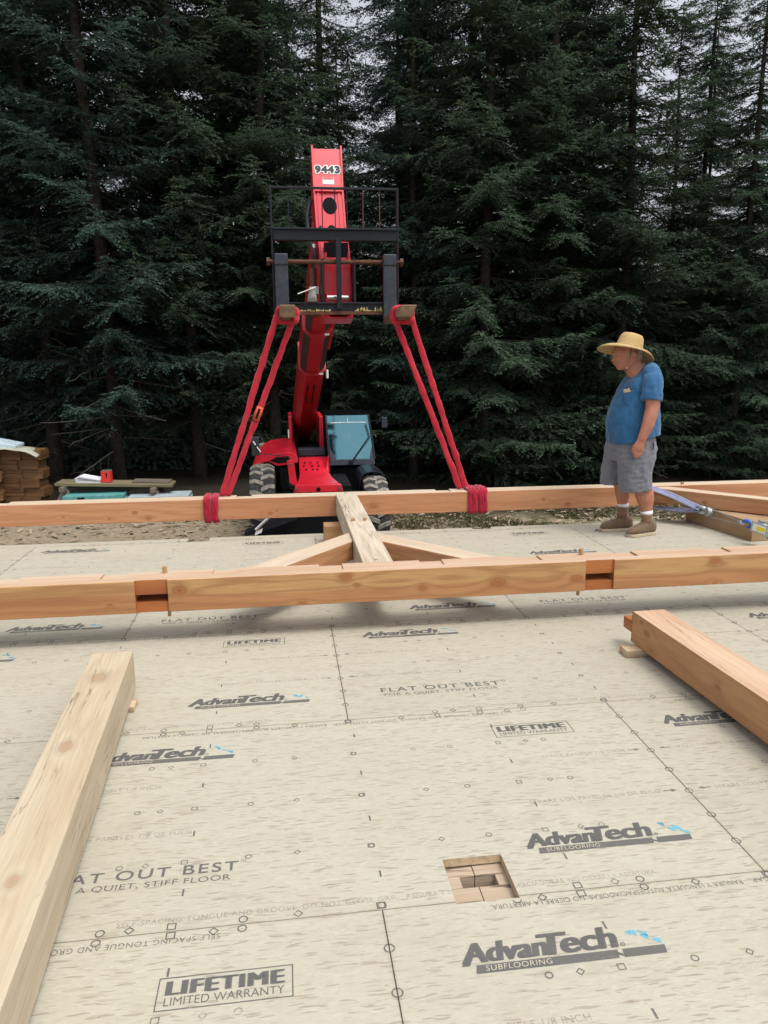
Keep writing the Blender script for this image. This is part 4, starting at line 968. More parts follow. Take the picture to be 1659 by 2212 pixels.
def sling(fx, fy, legs, band, label, tag_leg=None, sd=1):
    s = thing('lifting_sling', label, 'sling', (sum(band)/2, 5.1, .34))
    off = -Vector(s.location)
    def add(o): o.parent = s; o.location = off; return o
    for i, (xt, xb) in enumerate(legs):
        p = [(xt, 5.20, 1.99), (xt + (xb-xt)*.03, 5.20, 1.93), (xb, 5.13, .345)]
        pts, rad = wobble(p, 60, .0045, sd*2+i, .025, 1)
        rings = []; n_ = len(pts)
        for q in range(n_):
            tg = (pts[min(q+1, n_-1)] - pts[max(q-1, 0)]).normalized(); a_ = tg.cross(Vector((0, 1, 0))).normalized(); b_ = a_.cross(tg).normalized()
            tw_a = .75*mnoise.noise(Vector((q*.13, sd*9.1+i*3.7, 2))) + .25*mnoise.noise(Vector((q*.5, i*5.1, sd)))
            A_, B_ = a_*math.cos(tw_a) + b_*math.sin(tw_a), b_*math.cos(tw_a) - a_*math.sin(tw_a)
            row = []
            for k_ in range(16):
                an = 2*PI*k_/16; fold = 1 + .16*mnoise.noise(Vector((math.cos(an)*2.2, math.sin(an)*2.2, q*.28 + sd*7 + i*11)))
                row.append(pts[q] + (A_*math.cos(an)*1.12 + B_*math.sin(an)*.36)*rad[q]*fold)
            rings.append(row)
        add(MB().loft(rings).build('sling_leg', M_sling, None, True))
    # choke round the fork blade: two turns
    for i, (y, rr_) in enumerate(((5.19, 0.), (5.235, .006))):
        w = .090 + rr_; z0, z1 = 1.935 - rr_, 2.062 + rr_
        loop = []
        for k in range(29):
            a = 2*PI*k/28; cx, cz = math.cos(a), math.sin(a)
            loop.append((fx + math.copysign(abs(cx)**.55, cx)*w, y + .012*math.sin(a*2+i), (z0+z1)/2 - .008 + math.copysign(abs(cz)**.6, cz)*(z1-z0)/2))
        add(MB().tube(loop, lambda t: .021 + .004*math.sin(t*23+i), 9, flat=.6, up=(0, 1, 0), cap=False).build('choke_loop', M_sling, None, True))
    # bands round the beam
    nB = 2; wB = (band[1]-band[0])/nB
    for b in range(nB):
        xc = band[0] + wB*(b+.5); rings = []
        prof = []
        y0, y1, z0, z1, r = 4.992, 5.198, .138, .350, .022
        for (cy, cz, a0) in ((y1-r, z1-r, 0), (y0+r, z1-r, PI/2), (y0+r, z0+r, PI), (y1-r, z0+r, 1.5*PI)):
            for k in range(5): a = a0 + PI/2*k/4; prof.append((cy + math.cos(a)*r, cz + math.sin(a)*r, math.cos(a), math.sin(a)))
        # dense resample along the straight runs
        dense = []
        for i in range(len(prof)):
            a, c_ = prof[i], prof[(i+1) % len(prof)]; dl = math.hypot(a[0]-c_[0], a[1]-c_[1]); m = max(1, int(dl/.018))
            for k in range(m): t = k/m; dense.append(tuple(a[q]*(1-t)+c_[q]*t for q in range(4)))
        K = 21
        for i, (y, z, ny, nz) in enumerate(dense):
            l = math.hypot(ny, nz) or 1; ny, nz = ny/l, nz/l
            row = []
            sh = .006*mnoise.noise(Vector((i*.2, b*5+sd, 0)))
            for k in range(K):
                u = -1 + 2*k/(K-1); th = .020*math.sqrt(max(0, 1-abs(u)**3)) + .015*mnoise.noise(Vector((u*4.5 + .5*math.sin(i*.2), i*.24, b*9+sd*3)))*(1-abs(u)**4) + .006*mnoise.noise(Vector((u*11, i*.5, b*3+sd)))*(1-abs(u)**4) + .001
                row.append((xc + sh + u*wB*(.51 + .09*mnoise.noise(Vector((i*.15, k*.1, sd*4+b)))), y + ny*th, z + nz*th))
            for k in (K-2, K//2, 1):
                pass
            rings.append(row + [(row[-1][0]-.004, y, z), (row[0][0]+.004, y, z)])
        rings.append(rings[0])
        add(MB().loft(rings, cap=False).build('beam_wrap', M_wrap, None, True))
    if tag_leg:
        (xt, xb), t0, t1 = tag_leg
        p0 = Vector((xt, 5.20, 1.99)).lerp(Vector((xb, 5.13, .345)), t0); p1 = Vector((xt, 5.20, 1.99)).lerp(Vector((xb, 5.13, .345)), t1)
        add(MB().tube([p0, p0.lerp(p1, .5), p1], [.031, .035, .031], 10, flat=.65, up=(0, 1, 0)).build('sling_label_sleeve', paint('orange_sleeve', (.62, .07, .035), .6), None, True))
        d_ = (p1-p0).normalized(); q = p0.lerp(p1, .5) + Vector((.0, -.026, 0))
        add(MB().tube([q - d_*.05, q + d_*.05], .012, 6).build('sling_label', M_dark))
    return s
sling(-.180, 5.2, ((-.278, -.845), (-.118, -.790)), (-1.003, -.865), 'left red round sling hanging from the left fork tip, choked round the far beam', ((-.118, -.790), .50, .575), 1)
sling(.885, 5.2, ((.800, 1.435), (.960, 1.495)), (1.478, 1.672), 'right red round sling hanging from the right fork tip, bunched round the far beam', None, 3)

# ================================================================== PEOPLE
def skin(name, a, b):
    k = NT(name); v = k.obj(); c = k.mix(k.ramp(k.noise(v, 14, 5, .6), .3, .7), a, b)
    k.b.inputs['Subsurface Weight'].default_value = .12; k.b.inputs['Subsurface Radius'].default_value = (.01, .004, .002); k.b.inputs['Subsurface Scale'].default_value = .5
    k.bump(k.noise(v, 160, 3), .12, .002); return k.fin(c, .5, 0, .4)
M_skin = skin('ruddy_skin', (.43, .190, .125), (.35, .135, .090))
M_shirt = fabric('blue_cotton', (.022, .118, .255), (.015, .082, .19), 300, .35)
M_shorts = fabric('grey_denim', (.150, .155, .182), (.128, .132, .158), 400, .4)
M_boot = fabric('brown_suede', (.165, .105, .060), (.115, .072, .040), 90, .4)
M_bootsh = fabric('russet_leather', (.22, .125, .072), (.16, .09, .05), 90, .3)
M_sole = paint('pale_boot_sole', (.46, .37, .26), .7, 0, .2, 12)
M_sock = fabric('white_sock', (.72, .72, .74), (.60, .60, .63), 300, .3)
M_hair = paint('grey_hair', (.26, .23, .21), .8, 0, .4, 40)
def straw():
    k = NT('straw_weave'); v = k.obj(); x, y, z = k.sep(v)[:3]
    a = k.math('SINE', k.math('MULTIPLY', k.math('ADD', x, y), 420.)); b = k.math('SINE', k.math('MULTIPLY', z, 520.))
    w_ = k.math('MULTIPLY_ADD', k.math('MULTIPLY', a, b), .5, .5); n1 = k.noise(v, 25, 4, .6)
    c = k.mix(k.ramp(n1, .3, .7), (.47, .34, .165), (.38, .26, .11)); c = k.mix(k.math('MULTIPLY', w_, .3), c, (.40, .25, .09))
    k.bump(w_, .4, .003); return k.fin(c, .7, 0, .25)
M_straw = straw()
def crumple(o, amp, sc, st=(1, 1, 1), seed=0):
    me = o.data; nv = [v.normal.copy() for v in me.vertices]
    for v, n in zip(me.vertices, nv):
        p = v.co; q = Vector((p.x*sc*st[0], p.y*sc*st[1], p.z*sc*st[2] + seed*5.1))
        v.co = p + n*amp*(mnoise.noise(q) + .45*mnoise.noise(q*2.3))
    return o
def oval(c, a, b, n=20, e=1.0):
    """ring round c with half-axes a and b (vectors)"""
    c, a, b = Vector(c), Vector(a), Vector(b); out = []
    for k in range(n):
        t = 2*PI*k/n; u, v = math.cos(t), math.sin(t)
        out.append(c + a*math.copysign(abs(u)**e, u) + b*math.copysign(abs(v)**e, v))
    return out
# the standing man faces -X; u, v are side-view units (about 0.93 mm), u to his back, v down
def S(u, v, y=0.): return Vector((-.092 + (u-410)*.00094 + (v-75)*.0000538, y, 1.797 - (v-75)*.000915 + (u-410)*.00006))
def slab(f, b, y, hy, e=.85, n=22):
    """ring from its front point f=(u, v) to its back point b"""
    F, B = S(*f, y), S(*b, y); return oval((F+B)/2, (B-F)/2, (0, hy, 0), n, e)
def limb(mb, pts, n=14):
    """pts: (u, v, y, half thickness in u, half thickness in y)"""
    rings = []
    P = [S(p[0], p[1], p[2]) for p in pts]
    for i, p in enumerate(pts):
        t = (P[min(i+1, len(P)-1)] - P[max(i-1, 0)]).normalized(); yv = Vector((0, 1, 0)); a = yv.cross(t).normalized(); b = t.cross(a).normalized()
        rings.append(oval(P[i], a*p[3]*.00094, b*p[4], n, 1.))
    mb.loft(rings)
man = thing('person', 'man in straw sun hat, blue t-shirt and grey shorts standing on the deck, facing left', 'person', (2.85, 4.47, .0015))
mb = MB()
HEAD = [(140, 350, 455, .040), (150, 330, 480, .055), (172, 304, 508, .066), (205, 279, 522, .075), (240, 265, 529, .079), (268, 266, 531, .079), (290, 272, 530, .077), (315, 270, 527, .075), (340, 277, 520, .073), (365, 287, 508, .069), (390, 296, 490, .060), (408, 301, 468, .048), (420, 312, 430, .033)]
mb.loft([slab((f, v), (b, v + (f-b)*0), 0, hy, .92) for v, f, b, hy in HEAD])
mb.loft([slab((350, 350), (525, 300), 0, .058), slab((372, 410), (532, 350), 0, .060), (slab((392, 455), (560, 385), 0, .064)), slab((420, 520), (620, 430), 0, .09), slab((420, 580), (640, 500), 0, .13)])
mb.loft([oval(S(268, 288, 0), (.004, 0, .010), (0, .010, 0), 10), oval(S(258, 305, 0), (.008, 0, .010), (0, .013, 0), 10), oval(S(258, 322, 0), (.014, 0, .008), (0, .019, 0), 10), oval(S(272, 334, 0), (.012, 0, .004), (0, .014, 0), 10)])  # nose
for v, r in ((357, .0065), (374, .007)): mb.tube([S(300, v, -.026), S(289, v, -.012), S(288, v, .0), S(289, v, .012), S(300, v, .026)], [.003, r, r, r, .003], 8)
mb.tube([S(282, 262, -.045), S(263, 262, -.02), S(262, 264, 0), S(263, 262, .02), S(282, 262, .045)], [.006, .010, .008, .010, .006], 8)  # brow
for s in (-1, 1):
    mb.loft([oval(S(300, 325, s*.034), (.014, 0, 0), (0, .012, 0), 10), oval(S(292, 345, s*.036), (.022, 0, 0), (0, .020, 0), 10), oval(S(303, 372, s*.034), (.014, 0, 0), (0, .012, 0), 10)])
    mb.loft([oval(S(434, 250, s*.079), (.010, 0, 0), (0, .007, 0), 10), oval(S(440, 268, s*.086), (.020, 0, 0), (0, .008, 0), 10), oval(S(438, 290, s*.085), (.016, 0, 0), (0, .008, 0), 10), oval(S(428, 312, s*.079), (.008, 0, 0), (0, .006, 0), 10)])
# trunk, arms, legs
mb.loft([slab((395, 520), (640, 480), 0, .17), slab((330, 650), (668, 650), 0, .165), slab((255, 850), (675, 850), 0, .168), (slab((245, 1000), (670, 1000), 0, .172)), slab((250, 1120), (640, 1120), 0, .165), slab((270, 1220), (610, 1220), 0, .15)])
for s in (-1, 1):
    dx, dv = (0, 0) if s < 0 else (60, 0)
    limb(mb, [(570+dx, 440, s*.13, 60, .055), (548+dx, 520, s*.20, 78, .060), (535+dx, 620, s*.232, 72, .056), (525+dx, 700, s*.240, 66, .052), (518+dx, 775, s*.248, 63, .046), (498+dx, 850, s*.255, 64, .046), (468+dx, 940, s*.262, 58, .042), (432+dx, 1020, s*.262, 47, .034), (405+dx, 1080, s*.258, 40, .027)])
    limb(mb, [(410+dx, 1065, s*.258, 38, .026), (398+dx, 1105, s*.257, 46, .022), (388+dx, 1140, s*.256, 51, .020), (382+dx, 1172, s*.254, 48, .016)])
    for (u0, u1, u2, u3, v1, v2, v3, r) in ((346, 346, 352, 362, 1198, 1222, 1242, .0098), (370, 372, 376, 384, 1204, 1230, 1250, .0102), (394, 397, 401, 407, 1200, 1224, 1242, .0098), (416, 420, 424, 428, 1190, 1208, 1222, .0086)):
        mb.tube([S(u0+dx, 1158, s*.255), S(u1+dx, v1, s*.252), S(u2+dx, v2, s*.244), S(u3+dx, v3, s*.232)], [r*1.08, r*1.03, r*.95, r*.72], 10)
    mb.tube([S(372+dx, 1095, s*.252), S(348+dx, 1128, s*.245), S(334+dx, 1160, s*.240), S(332+dx, 1192, s*.236)], [.015, .0135, .0112, .0078], 10)
limb(mb, [(470, 1180, -.085, 150, .09), (450, 1350, -.095, 120, .085), (470, 1480, -.1, 95, .07), (508, 1570, -.10, 88, .068), (524, 1640, -.10, 90, .068), (538, 1700, -.10, 80, .062), (546, 1760, -.10, 62, .049), (547, 1850, -.10, 50, .040), (548, 1960, -.10, 48, .038)])
limb(mb, [(390, 1180, .085, 140, .09), (360, 1350, .095, 110, .085), (370, 1480, .10, 85, .07), (398, 1580, .105, 74, .064), (402, 1640, .105, 70, .062), (407, 1700, .105, 64, .055), (408, 1760, .105, 54, .043), (405, 1830, .105, 50, .040), (410, 1930, .105, 48, .038)])
body = fuse(mb, .0052, 'body', M_skin, man, 3)
# eyes, hair
for s in (-1, 1):
    e_ = MB().lathe([(-.0095, .0), (-.007, .006), (0, .0098), (.007, .006), (.0095, 0)], S(285, 284, s*.032), 'z', 12).build('eye', M_skin, man, True)
    MB().lathe([(-.003, .0), (0, .0035), (.003, 0)], S(275, 284, s*.034), 'z', 10).build('iris', M_dark, e_, True)
    MB().tube([S(272, 274, s*.018), S(268, 270, s*.032), S(280, 274, s*.048)], .003, 6).build('eyebrow', M_hair, man, True)
hm = MB()
hm.loft([oval(S(490, 215), S(528, 215)-S(490, 215), (0, .076, 0), 20, .9), oval(S(494, 240), S(540, 240)-S(494, 240), (0, .083, 0), 20, .9), oval(S(492, 290), S(537, 290)-S(492, 290), (0, .081, 0), 20, .9), oval(S(490, 335), S(526, 335)-S(490, 335), (0, .070, 0), 20, .9)])
for s in (-1, 1): hm.loft([oval(S(425, 215, s*.078), (.018, 0, 0), (0, .006, 0), 10), oval(S(418, 245, s*.079), (.014, 0, 0), (0, .006, 0), 10), oval(S(412, 285, s*.077), (.008, 0, 0), (0, .004, 0), 10)])
crumple(fuse(hm, .005, 'hair', M_hair, man, 2), .004, 60)
# t-shirt with loose sleeves, pocket
mb = MB()
mb.loft([slab((428, 478), (560, 372), 0, .075), slab((405, 500), (610, 392), 0, .12), slab((380, 525), (650, 445), 0, .172), slab((350, 570), (672, 520), 0, .186), slab((320, 620), (684, 600), 0, .188), slab((275, 700), (692, 700), 0, .187), slab((238, 800), (697, 800), 0, .19), slab((215, 900), (700, 900), 0, .195), slab((212, 1000), (705, 985), 0, .198), slab((216, 1080), (708, 1030), 0, .20), slab((222, 1128), (709, 1056), 0, .202)])
for s in (-1, 1):
    dx = 0 if s < 0 else 40
    limb(mb, [(585+dx, 425, s*.10, 58, .05), (566+dx, 455, s*.150, 84, .062), (552+dx, 510, s*.192, 95, .068), (538+dx, 590, s*.222, 98, .070), (524+dx, 655, s*.236, 98, .068), (513+dx, 712, s*.243, 99, .066)])
sh = fuse(mb, .007, 't_shirt', M_shirt, man, 5)
crumple(sh, .013, 7, (1.2, 1.2, .6), 1); crumple(sh, .005, 19, (1.4, 1, .7), 2)
mb = MB(); pk = [(305, 615), (390, 610), (398, 690), (392, 740), (352, 752), (318, 735)]
# chest pocket: a thin patch curved over the near side of the chest
def onshirt(u, v, off): 
    t = (u-300)/110.; return S(u, v, -.118 - .052*min(1, max(0, t))**.7 - off)
mb.prism([onshirt(u, v, .012) for u, v in pk], (0, .03, 0)); o = mb.build('chest_pocket', M_shirt, man, bevel=.003)
MB().prism([onshirt(u, v, .016) for u, v in ((303, 600), (345, 585), (352, 622), (306, 628))], (0, .02, 0)).build('folded_card', M_sole, man)
MB().prism([onshirt(u, v, .014) for u, v in ((318, 588), (352, 582), (356, 606), (330, 604))], (0, .02, 0)).build('dark_pen_case', M_dark, man)
# shorts
mb = MB()
mb.loft([slab((236, 1060), (652, 1045), 0, .182), slab((226, 1140), (655, 1130), 0, .186), slab((222, 1220), (646, 1210), 0, .19), slab((235, 1290), (610, 1290), 0, .165)])
mb.loft([slab((262, 1110), (630, 1110), -.085, .085), slab((256, 1200), (642, 1195), -.090, .104), slab((258, 1290), (615, 1290), -.10, .112), slab((260, 1390), (588, 1385), -.104, .108), slab((266, 1490), (583, 1480), -.106, .104), slab((280, 1590), (579, 1588), -.106, .100)])
mb.loft([slab((230, 1110), (590, 1110), .085, .085), slab((218, 1200), (590, 1195), .090, .104), slab((206, 1290), (520, 1290), .10, .112), slab((194, 1390), (480, 1385), .104, .108), slab((186, 1470), (465, 1465), .106, .104), slab((180, 1541), (455, 1545), .106, .100)])
so_ = fuse(mb, .007, 'shorts', M_shorts, man, 4); crumple(so_, .011, 8, (1.2, 1, .6), 3); crumple(so_, .005, 20, (.8, 1, 1.8), 4)
MB().tube([S(552, 1110, -.186), S(556, 1200, -.187), S(566, 1300, -.172), S(580, 1385, -.15)], .003, 5).build('side_seam', M_shorts, man)
mb = MB(); mb.prism([S(u, v, -.165 + (u-585)*.0018) for u, v in ((572, 1120), (640, 1112), (642, 1195), (605, 1210), (575, 1195))], (0, .02, 0)); mb.build('back_pocket', M_shorts, man, bevel=.003)
# boots
def boot(ua, va, y, yaw, toe_u, shaft):
    rt = thing('tmp', None, None); COL.objects.unlink(rt); bpy.data.objects.remove(rt)
    A = S(ua, va, y); A.z = 0
    Rz = Matrix.Rotation(yaw, 3, 'Z'); L = .30
    def Fp(t, w_, z): return A + Rz @ Vector((.085 - L*t, w_, 0)) + Vector((0, 0, z))
    mb = MB(); rings = []
    for t, h, w_ in ((-.02, .10, .028), (.02, .12, .037), (.13, .145, .043), (.27, .150, .044), (.40, .134, .046), (.55, .110, .050), (.72, .092, .054), (.86, .078, .050), (.95, .060, .038), (1., .036, .018)):
        rings.append([Fp(t, w_*math.copysign(abs(math.cos(a))**.75, math.cos(a)), .022 + (h-.022)*(.5+.5*math.copysign(abs(math.sin(a))**.8, math.sin(a)))) for a in [2*PI*k/18 for k in range(18)]])
    mb.loft(rings)
    rr_ = []
    for (u, v, hx, hy) in shaft: rr_.append(oval(S(u, v, y), (hx*.00094, 0, 0), (0, hy, 0), 18))
    mb.loft(rr_)
    o = crumple(fuse(mb, .005, 'boot', M_boot, man, 4), .0035, 22)
    sp = []
    for t, w_ in ((-.03, .028), (.03, .040), (.18, .046), (.38, .045), (.58, .052), (.76, .057), (.89, .052), (.965, .038), (1.01, .016)): sp.append((t, w_))
    out = [Fp(t, w_, 0) for t, w_ in sp] + [Fp(t, -w_, 0) for t, w_ in reversed(sp)]
    MB().prism(out, (0, 0, .026)).build('sole', M_sole, o, bevel=.004)
    sh_ = MB().loft([oval(S(u, v, y), (hx*.00094+.003, 0, 0), (0, hy+.003, 0), 20) for (u, v, hx, hy) in shaft[:3]]); q = fuse(sh_, .005, 'shaft_leather', M_bootsh, o, 2); crumple(q, .003, 20)
    for i in range(6):
        t = .27 + .045*i if i < 4 else .27; z = .122 - .011*i
        if i < 4: p = [Fp(t, -.032, z-.012), Fp(t+.01, -.01, z+.004), Fp(t+.02, .012, z+.004), Fp(t+.02, .032, z-.012)]
        else: 
            u, v, hx, hy = shaft[i-4]; p = [S(u-hx*.9, v+10, y-hy*.6), S(u-hx*1.06, v+4, y), S(u-hx*.9, v+10, y+hy*.6)]
        MB().tube(p, .003, 5).build('boot_lace', M_sole, o)
    u, v, hx, hy = shaft[1]
    MB().tube([S(u-hx*1.05, v, y-.01), S(u-hx*1.3, v+22, y-.02), S(u-hx*1.15, v+52, y-.02), S(u-hx*1.02, v+18, y)], .003, 5).build('boot_lace', M_sole, o)
    return o
boot(548, 2000, -.10, R(14), 375, [(546, 1832, 53, .046), (546, 1870, 54, .047), (547, 1915, 55, .047), (550, 1960, 60, .045)])
boot(408, 1930, .105, R(-2), 148, [(400, 1784, 60, .047), (401, 1830, 58, .047), (405, 1880, 58, .047), (412, 1930, 62, .045)])
for (u0, v0, u1, v1, h, y, hy) in ((549, 1800, 547, 1845, 55, -.10, .047), (409, 1757, 404, 1800, 56, .105, .047)):
    MB().loft([oval(S(u0, v0, y), (h*.00094, 0, .004), (0, hy, 0), 20), oval(S((u0+u1)/2, (v0+v1)/2, y), (h*.001, 0, .003), (0, hy+.003, 0), 20), oval(S(u1, v1, y), (h*.00094, 0, 0), (0, hy, 0), 20)]).build('sock', M_sock, man, True)
# straw hat: brim tipped up in front, near side up
hc = S(385, 268); e1 = Vector((-.962, 0, .272)).normalized(); e2 = Vector((0, -.985, .15)); e2 = (e2 - e1*e2.dot(e1)).normalized(); e3 = e2.cross(e1); e3 = -e3 if e3.z < 0 else e3; e3.normalize()
def hatring(a, b, h, off=0., wv=0.):
    return [hc + e1*(a*math.cos(t)+off) + e2*b*math.sin(t) + e3*(h + wv*math.cos(2*t) + .004*math.sin(3*t+1)*(1 if wv else 0)) for t in [2*PI*k/48 for k in range(48)]]
o1 = [(.252, .212, .000, .0, -.012), (.235, .197, .016, 0, -.010), (.20, .165, .032, 0, -.006), (.155, .125, .047, -.008, -.002), (.122, .098, .056, -.018, 0), (.117, .093, .075, -.02, 0), (.112, .088, .115, -.022, 0), (.104, .080, .150, -.024, 0), (.088, .064, .173, -.026, 0), (.055, .038, .182, -.028, 0), (.012, .01, .176, -.03, 0)]
i1 = [(max(.004, a-.004), max(.003, b-.004), h-.007, o_, w_) for a, b, h, o_, w_ in o1]
rings = [hatring(a, b, h, o_, w_) for a, b, h, o_, w_ in o1[::-1]] + [hatring(a, b, h, o_, w_) for a, b, h, o_, w_ in i1]
MB().loft(rings).build('straw_hat', M_straw, man, True)
MB().tube([hc + e1*(.119*math.cos(t)-.02) + e2*.095*math.sin(t) + e3*.062 for t in [2*PI*k/40 for k in range(41)]], .004, 6, cap=False).build('hat_band', M_straw, man, True)
cord = MB().tube([S(398, 225, -.083), S(392, 290, -.081), S(384, 350, -.072), S(374, 405, -.045), S(372, 440, -.03)], .0025, 6).build('chin_cord', M_bootsh, man, True)
MB().lathe([(-.008, 0), (-.006, .006), (0, .008), (.006, .006), (.008, 0)], S(373, 402, -.047), 'z', 12).build('cord_bead', M_sock, cord, True)

# the driver, seated behind the windscreen
drv = thing('person', 'driver in dark cap and jacket seated behind the windscreen of the red forklift cab', 'person', (.95, 12.80, -.48))
db = MB()
def dov(x, y, z, a, b): return oval((x, y, z), (a, 0, 0), (0, b, 0), 16, .9)
db.loft([dov(0, .0, 0, .17, .13), dov(0, .02, .2, .165, .12), dov(0, .02, .36, .20, .115), dov(0, .02, .42, .15, .09), dov(0, .0, .46, .065, .06), dov(0, -.01, .50, .06, .06), dov(0, -.03, .53, .062, .082), dov(0, -.03, .58, .074, .096), dov(0, -.025, .65, .077, .098), dov(0, -.02, .70, .07, .09), dov(0, -.015, .74, .04, .05)])
db.loft([dov(0, -.128, .625, .008, .012), dov(0, -.138, .60, .014, .016), dov(0, -.125, .588, .012, .012)])
for s in (-1, 1):
    db.tube([(s*.17, .02, .37), (s*.25, -.04, .18), (s*.24, -.16, .10), (s*.15, -.33, .24)], [.062, .052, .045, .032], 12)
    for q in range(4): db.tube([(s*.15, -.33, .24), (s*(.135-.012*q), -.37, .275 - .012*q), (s*(.12-.012*q), -.365, .30-.012*q), (s*(.115-.01*q), -.34, .302-.012*q)], [.018, .011, .009, .007], 8)
    db.tube([(s*.15, -.33, .24), (s*.12, -.335, .255), (s*.10, -.345, .285)], [.017, .011, .008], 8)
    db.tube([(s*.1, .0, .05), (s*.12, -.38, .06), (s*.12, -.42, -.3)], [.09, .075, .06], 12)
    db.loft([dov(s*.078, -.02, .64, .006, .012), dov(s*.083, -.02, .615, .007, .016), dov(s*.078, -.025, .59, .005, .01)])
fuse(db, .009, 'body', M_skin, drv, 3)
M_jacket = fabric('dark_jacket', (.03, .035, .045), (.02, .024, .03), 200, .3)
jb = MB(); jb.loft([dov(0, .0, -.02, .19, .15), dov(0, .02, .2, .185, .14), dov(0, .02, .36, .215, .13), dov(0, .02, .43, .165, .105), dov(0, .0, .462, .085, .08)])
for s in (-1, 1): jb.tube([(s*.17, .02, .37), (s*.255, -.04, .18), (s*.245, -.16, .10), (s*.16, -.31, .225)], [.078, .066, .056, .044], 12)
crumple(fuse(jb, .012, 'jacket', M_jacket, drv, 3), .006, 14)
cp = MB().loft([dov(0, -.025, .672, .084, .104), dov(0, -.022, .71, .082, .10), dov(0, -.02, .745, .066, .08), dov(0, -.02, .765, .03, .04)]).build('cap', M_jacket, drv, True)
MB().loft([[(x, -.115 - .075*math.sqrt(max(0, 1-(x/.078)**2)), .668) for x in (-.078, -.05, 0, .05, .078)] + [(.07, -.09, .68), (-.07, -.09, .68)], [(x, -.115 - .075*math.sqrt(max(0, 1-(x/.078)**2)), .676) for x in (-.078, -.05, 0, .05, .078)] + [(.07, -.09, .69), (-.07, -.09, .69)]]).build('cap_peak', M_jacket, cp)
for s in (-1, 1): MB().lathe([(-.006, 0), (0, .007), (.006, 0)], (s*.03, -.118, .632), 'z', 8).build('eye', M_dark, drv)

# ================================================================== HAND WINCH AND STRAP
M_web = fabric('grey_blue_webbing', (.27, .29, .42), (.18, .20, .31), 260, .35)
M_zinc = paint('galvanised_steel', (.42, .46, .47), .45, .7, .25, 20)
M_bhook = paint('blue_enamel', (.04, .12, .42), .4, 0, .2, 20)
win = thing('hand_winch', 'cable come-along winch with grey-blue webbing strap choked round the far beam', 'winch', (3.66, 4.4, .18))
def wadd(o, p=None):
    o.parent = p or win
    if p is None: o.location = -Vector(win.location)
    return o
def ribbon(name, pts, w0, w1, side, m, th=.004, sag=0.):
    pts = [Vector(p) for p in pts]; N = 26; rings = []
    seg = [(b-a).length for a, b in zip(pts, pts[1:])]; L = sum(seg)
    for i in range(N+1):
        t = i/N; s = L*t; k = 0
        while k < len(seg)-1 and s > seg[k]: s -= seg[k]; k += 1
        p = pts[k].lerp(pts[k+1], min(1, s/seg[k])) + Vector((0, 0, -sag*4*t*(1-t)))
        sd = Vector(side[0]).lerp(Vector(side[1]), t).normalized(); d = (pts[min(k+1, len(pts)-1)]-pts[k]).normalized(); n = sd.cross(d).normalized()
        w = w0 + (w1-w0)*t; row = []
        for q in range(7):
            u = -1 + q/3.; row.append(p + sd*u*w/2 + n*(.006*mnoise.noise(Vector((t*5, u*1.3, w0*50))) + .004*(1-u*u)))
        rings.append(row + [q - n*th for q in row[::-1]])
    return wadd(MB().loft(rings).build(name, m, None, True))
ribbon('webbing_strap', [(3.34, 5.21, .26), (3.31, 5.20, .352), (3.275, 5.06, .354), (3.262, 4.985, .345), (3.44, 4.80, .275), (3.615, 4.575, .185)], .075, .055, ((1, .1, 0), (.5, .2, .85)), M_web, sag=.0)
ribbon('webbing_strap', [(3.36, 5.20, .135), (3.33, 5.0, .135), (3.47, 4.80, .145), (3.612, 4.58, .165)], .075, .05, ((1, .2, .1), (.55, .3, .7)), M_web, sag=.012)
wadd(MB().box((-.012, -.035, -.012), (.012, .035, .012), 0, Matrix.Translation((3.29, 4.955, .352)) @ Matrix.Rotation(-.6, 4, 'Z')).build('red_strap_tag', M_sling, None))
blk = wadd(MB().lathe([(-.022, .012), (-.022, .040), (-.014, .046), (.014, .046), (.022, .040), (.022, .012)], (3.655, 4.50, .163), 'x', 20).build('pulley_block', M_zinc, None, 'auto'))
wadd(MB().tube([(3.600, 4.60, .20), (3.605, 4.60, .14)], .014, 10).build('shackle_pin', M_bhook, None, 'auto'), blk)
wadd(MB().tube([(3.605, 4.605, .192), (3.63, 4.57, .195), (3.655, 4.52, .18)], [.014, .018, .02], 10).build('shackle', M_zinc, None, True), blk)
wadd(MB().tube([(3.605, 4.605, .148), (3.63, 4.57, .145), (3.655, 4.52, .15)], [.014, .018, .02], 10).build('shackle', M_zinc, None, True), blk)
for z0, z1 in ((.208, .172), (.120, .162)):
    wadd(MB().tube([(3.662, 4.49, z0), (3.66, 4.22, (z0+z1)/2), (3.66, 3.98, z1)], .0032, 6).build('steel_cable', M_zinc))
hk = wadd(MB().tube([(3.660, 4.03, .175), (3.662, 3.99, .172), (3.668, 3.955, .168)], [.010, .017, .015], 10).build('hook_latch', M_zinc, None, True))
h2 = wadd(MB().tube([(3.668, 3.97, .182), (3.676, 3.945, .198), (3.69, 3.915, .195), (3.70, 3.90, .175), (3.69, 3.905, .150), (3.676, 3.935, .143)], [.016, .017, .018, .017, .014, .008], 10).build('blue_hook', M_bhook, None, True))
Wm = Matrix.Translation((3.735, 3.80, .165)) @ Matrix.Rotation(R(-66), 4, 'Z') @ Matrix.Rotation(R(8), 4, 'Y')
bd_ = wadd(MB().box((-.075, -.05, -.045), (.075, -.042, .045), 0, Wm).box((-.075, .042, -.045), (.075, .05, .045), 0, Wm).box((-.072, -.041, -.004), (.072, .041, .004), 0, Wm).build('winch_frame', M_zinc, None, bevel=.003))
wadd(MB().tube([Wm @ Vector((0, -.041, 0)), Wm @ Vector((0, .041, 0))], .034, 16).build('cable_drum', M_zinc, None, 'auto'), None)
wadd(MB().box((-.055, -.0535, -.030), (.06, -.0505, .030), 0, Wm).build('winch_plate', M_white), None)
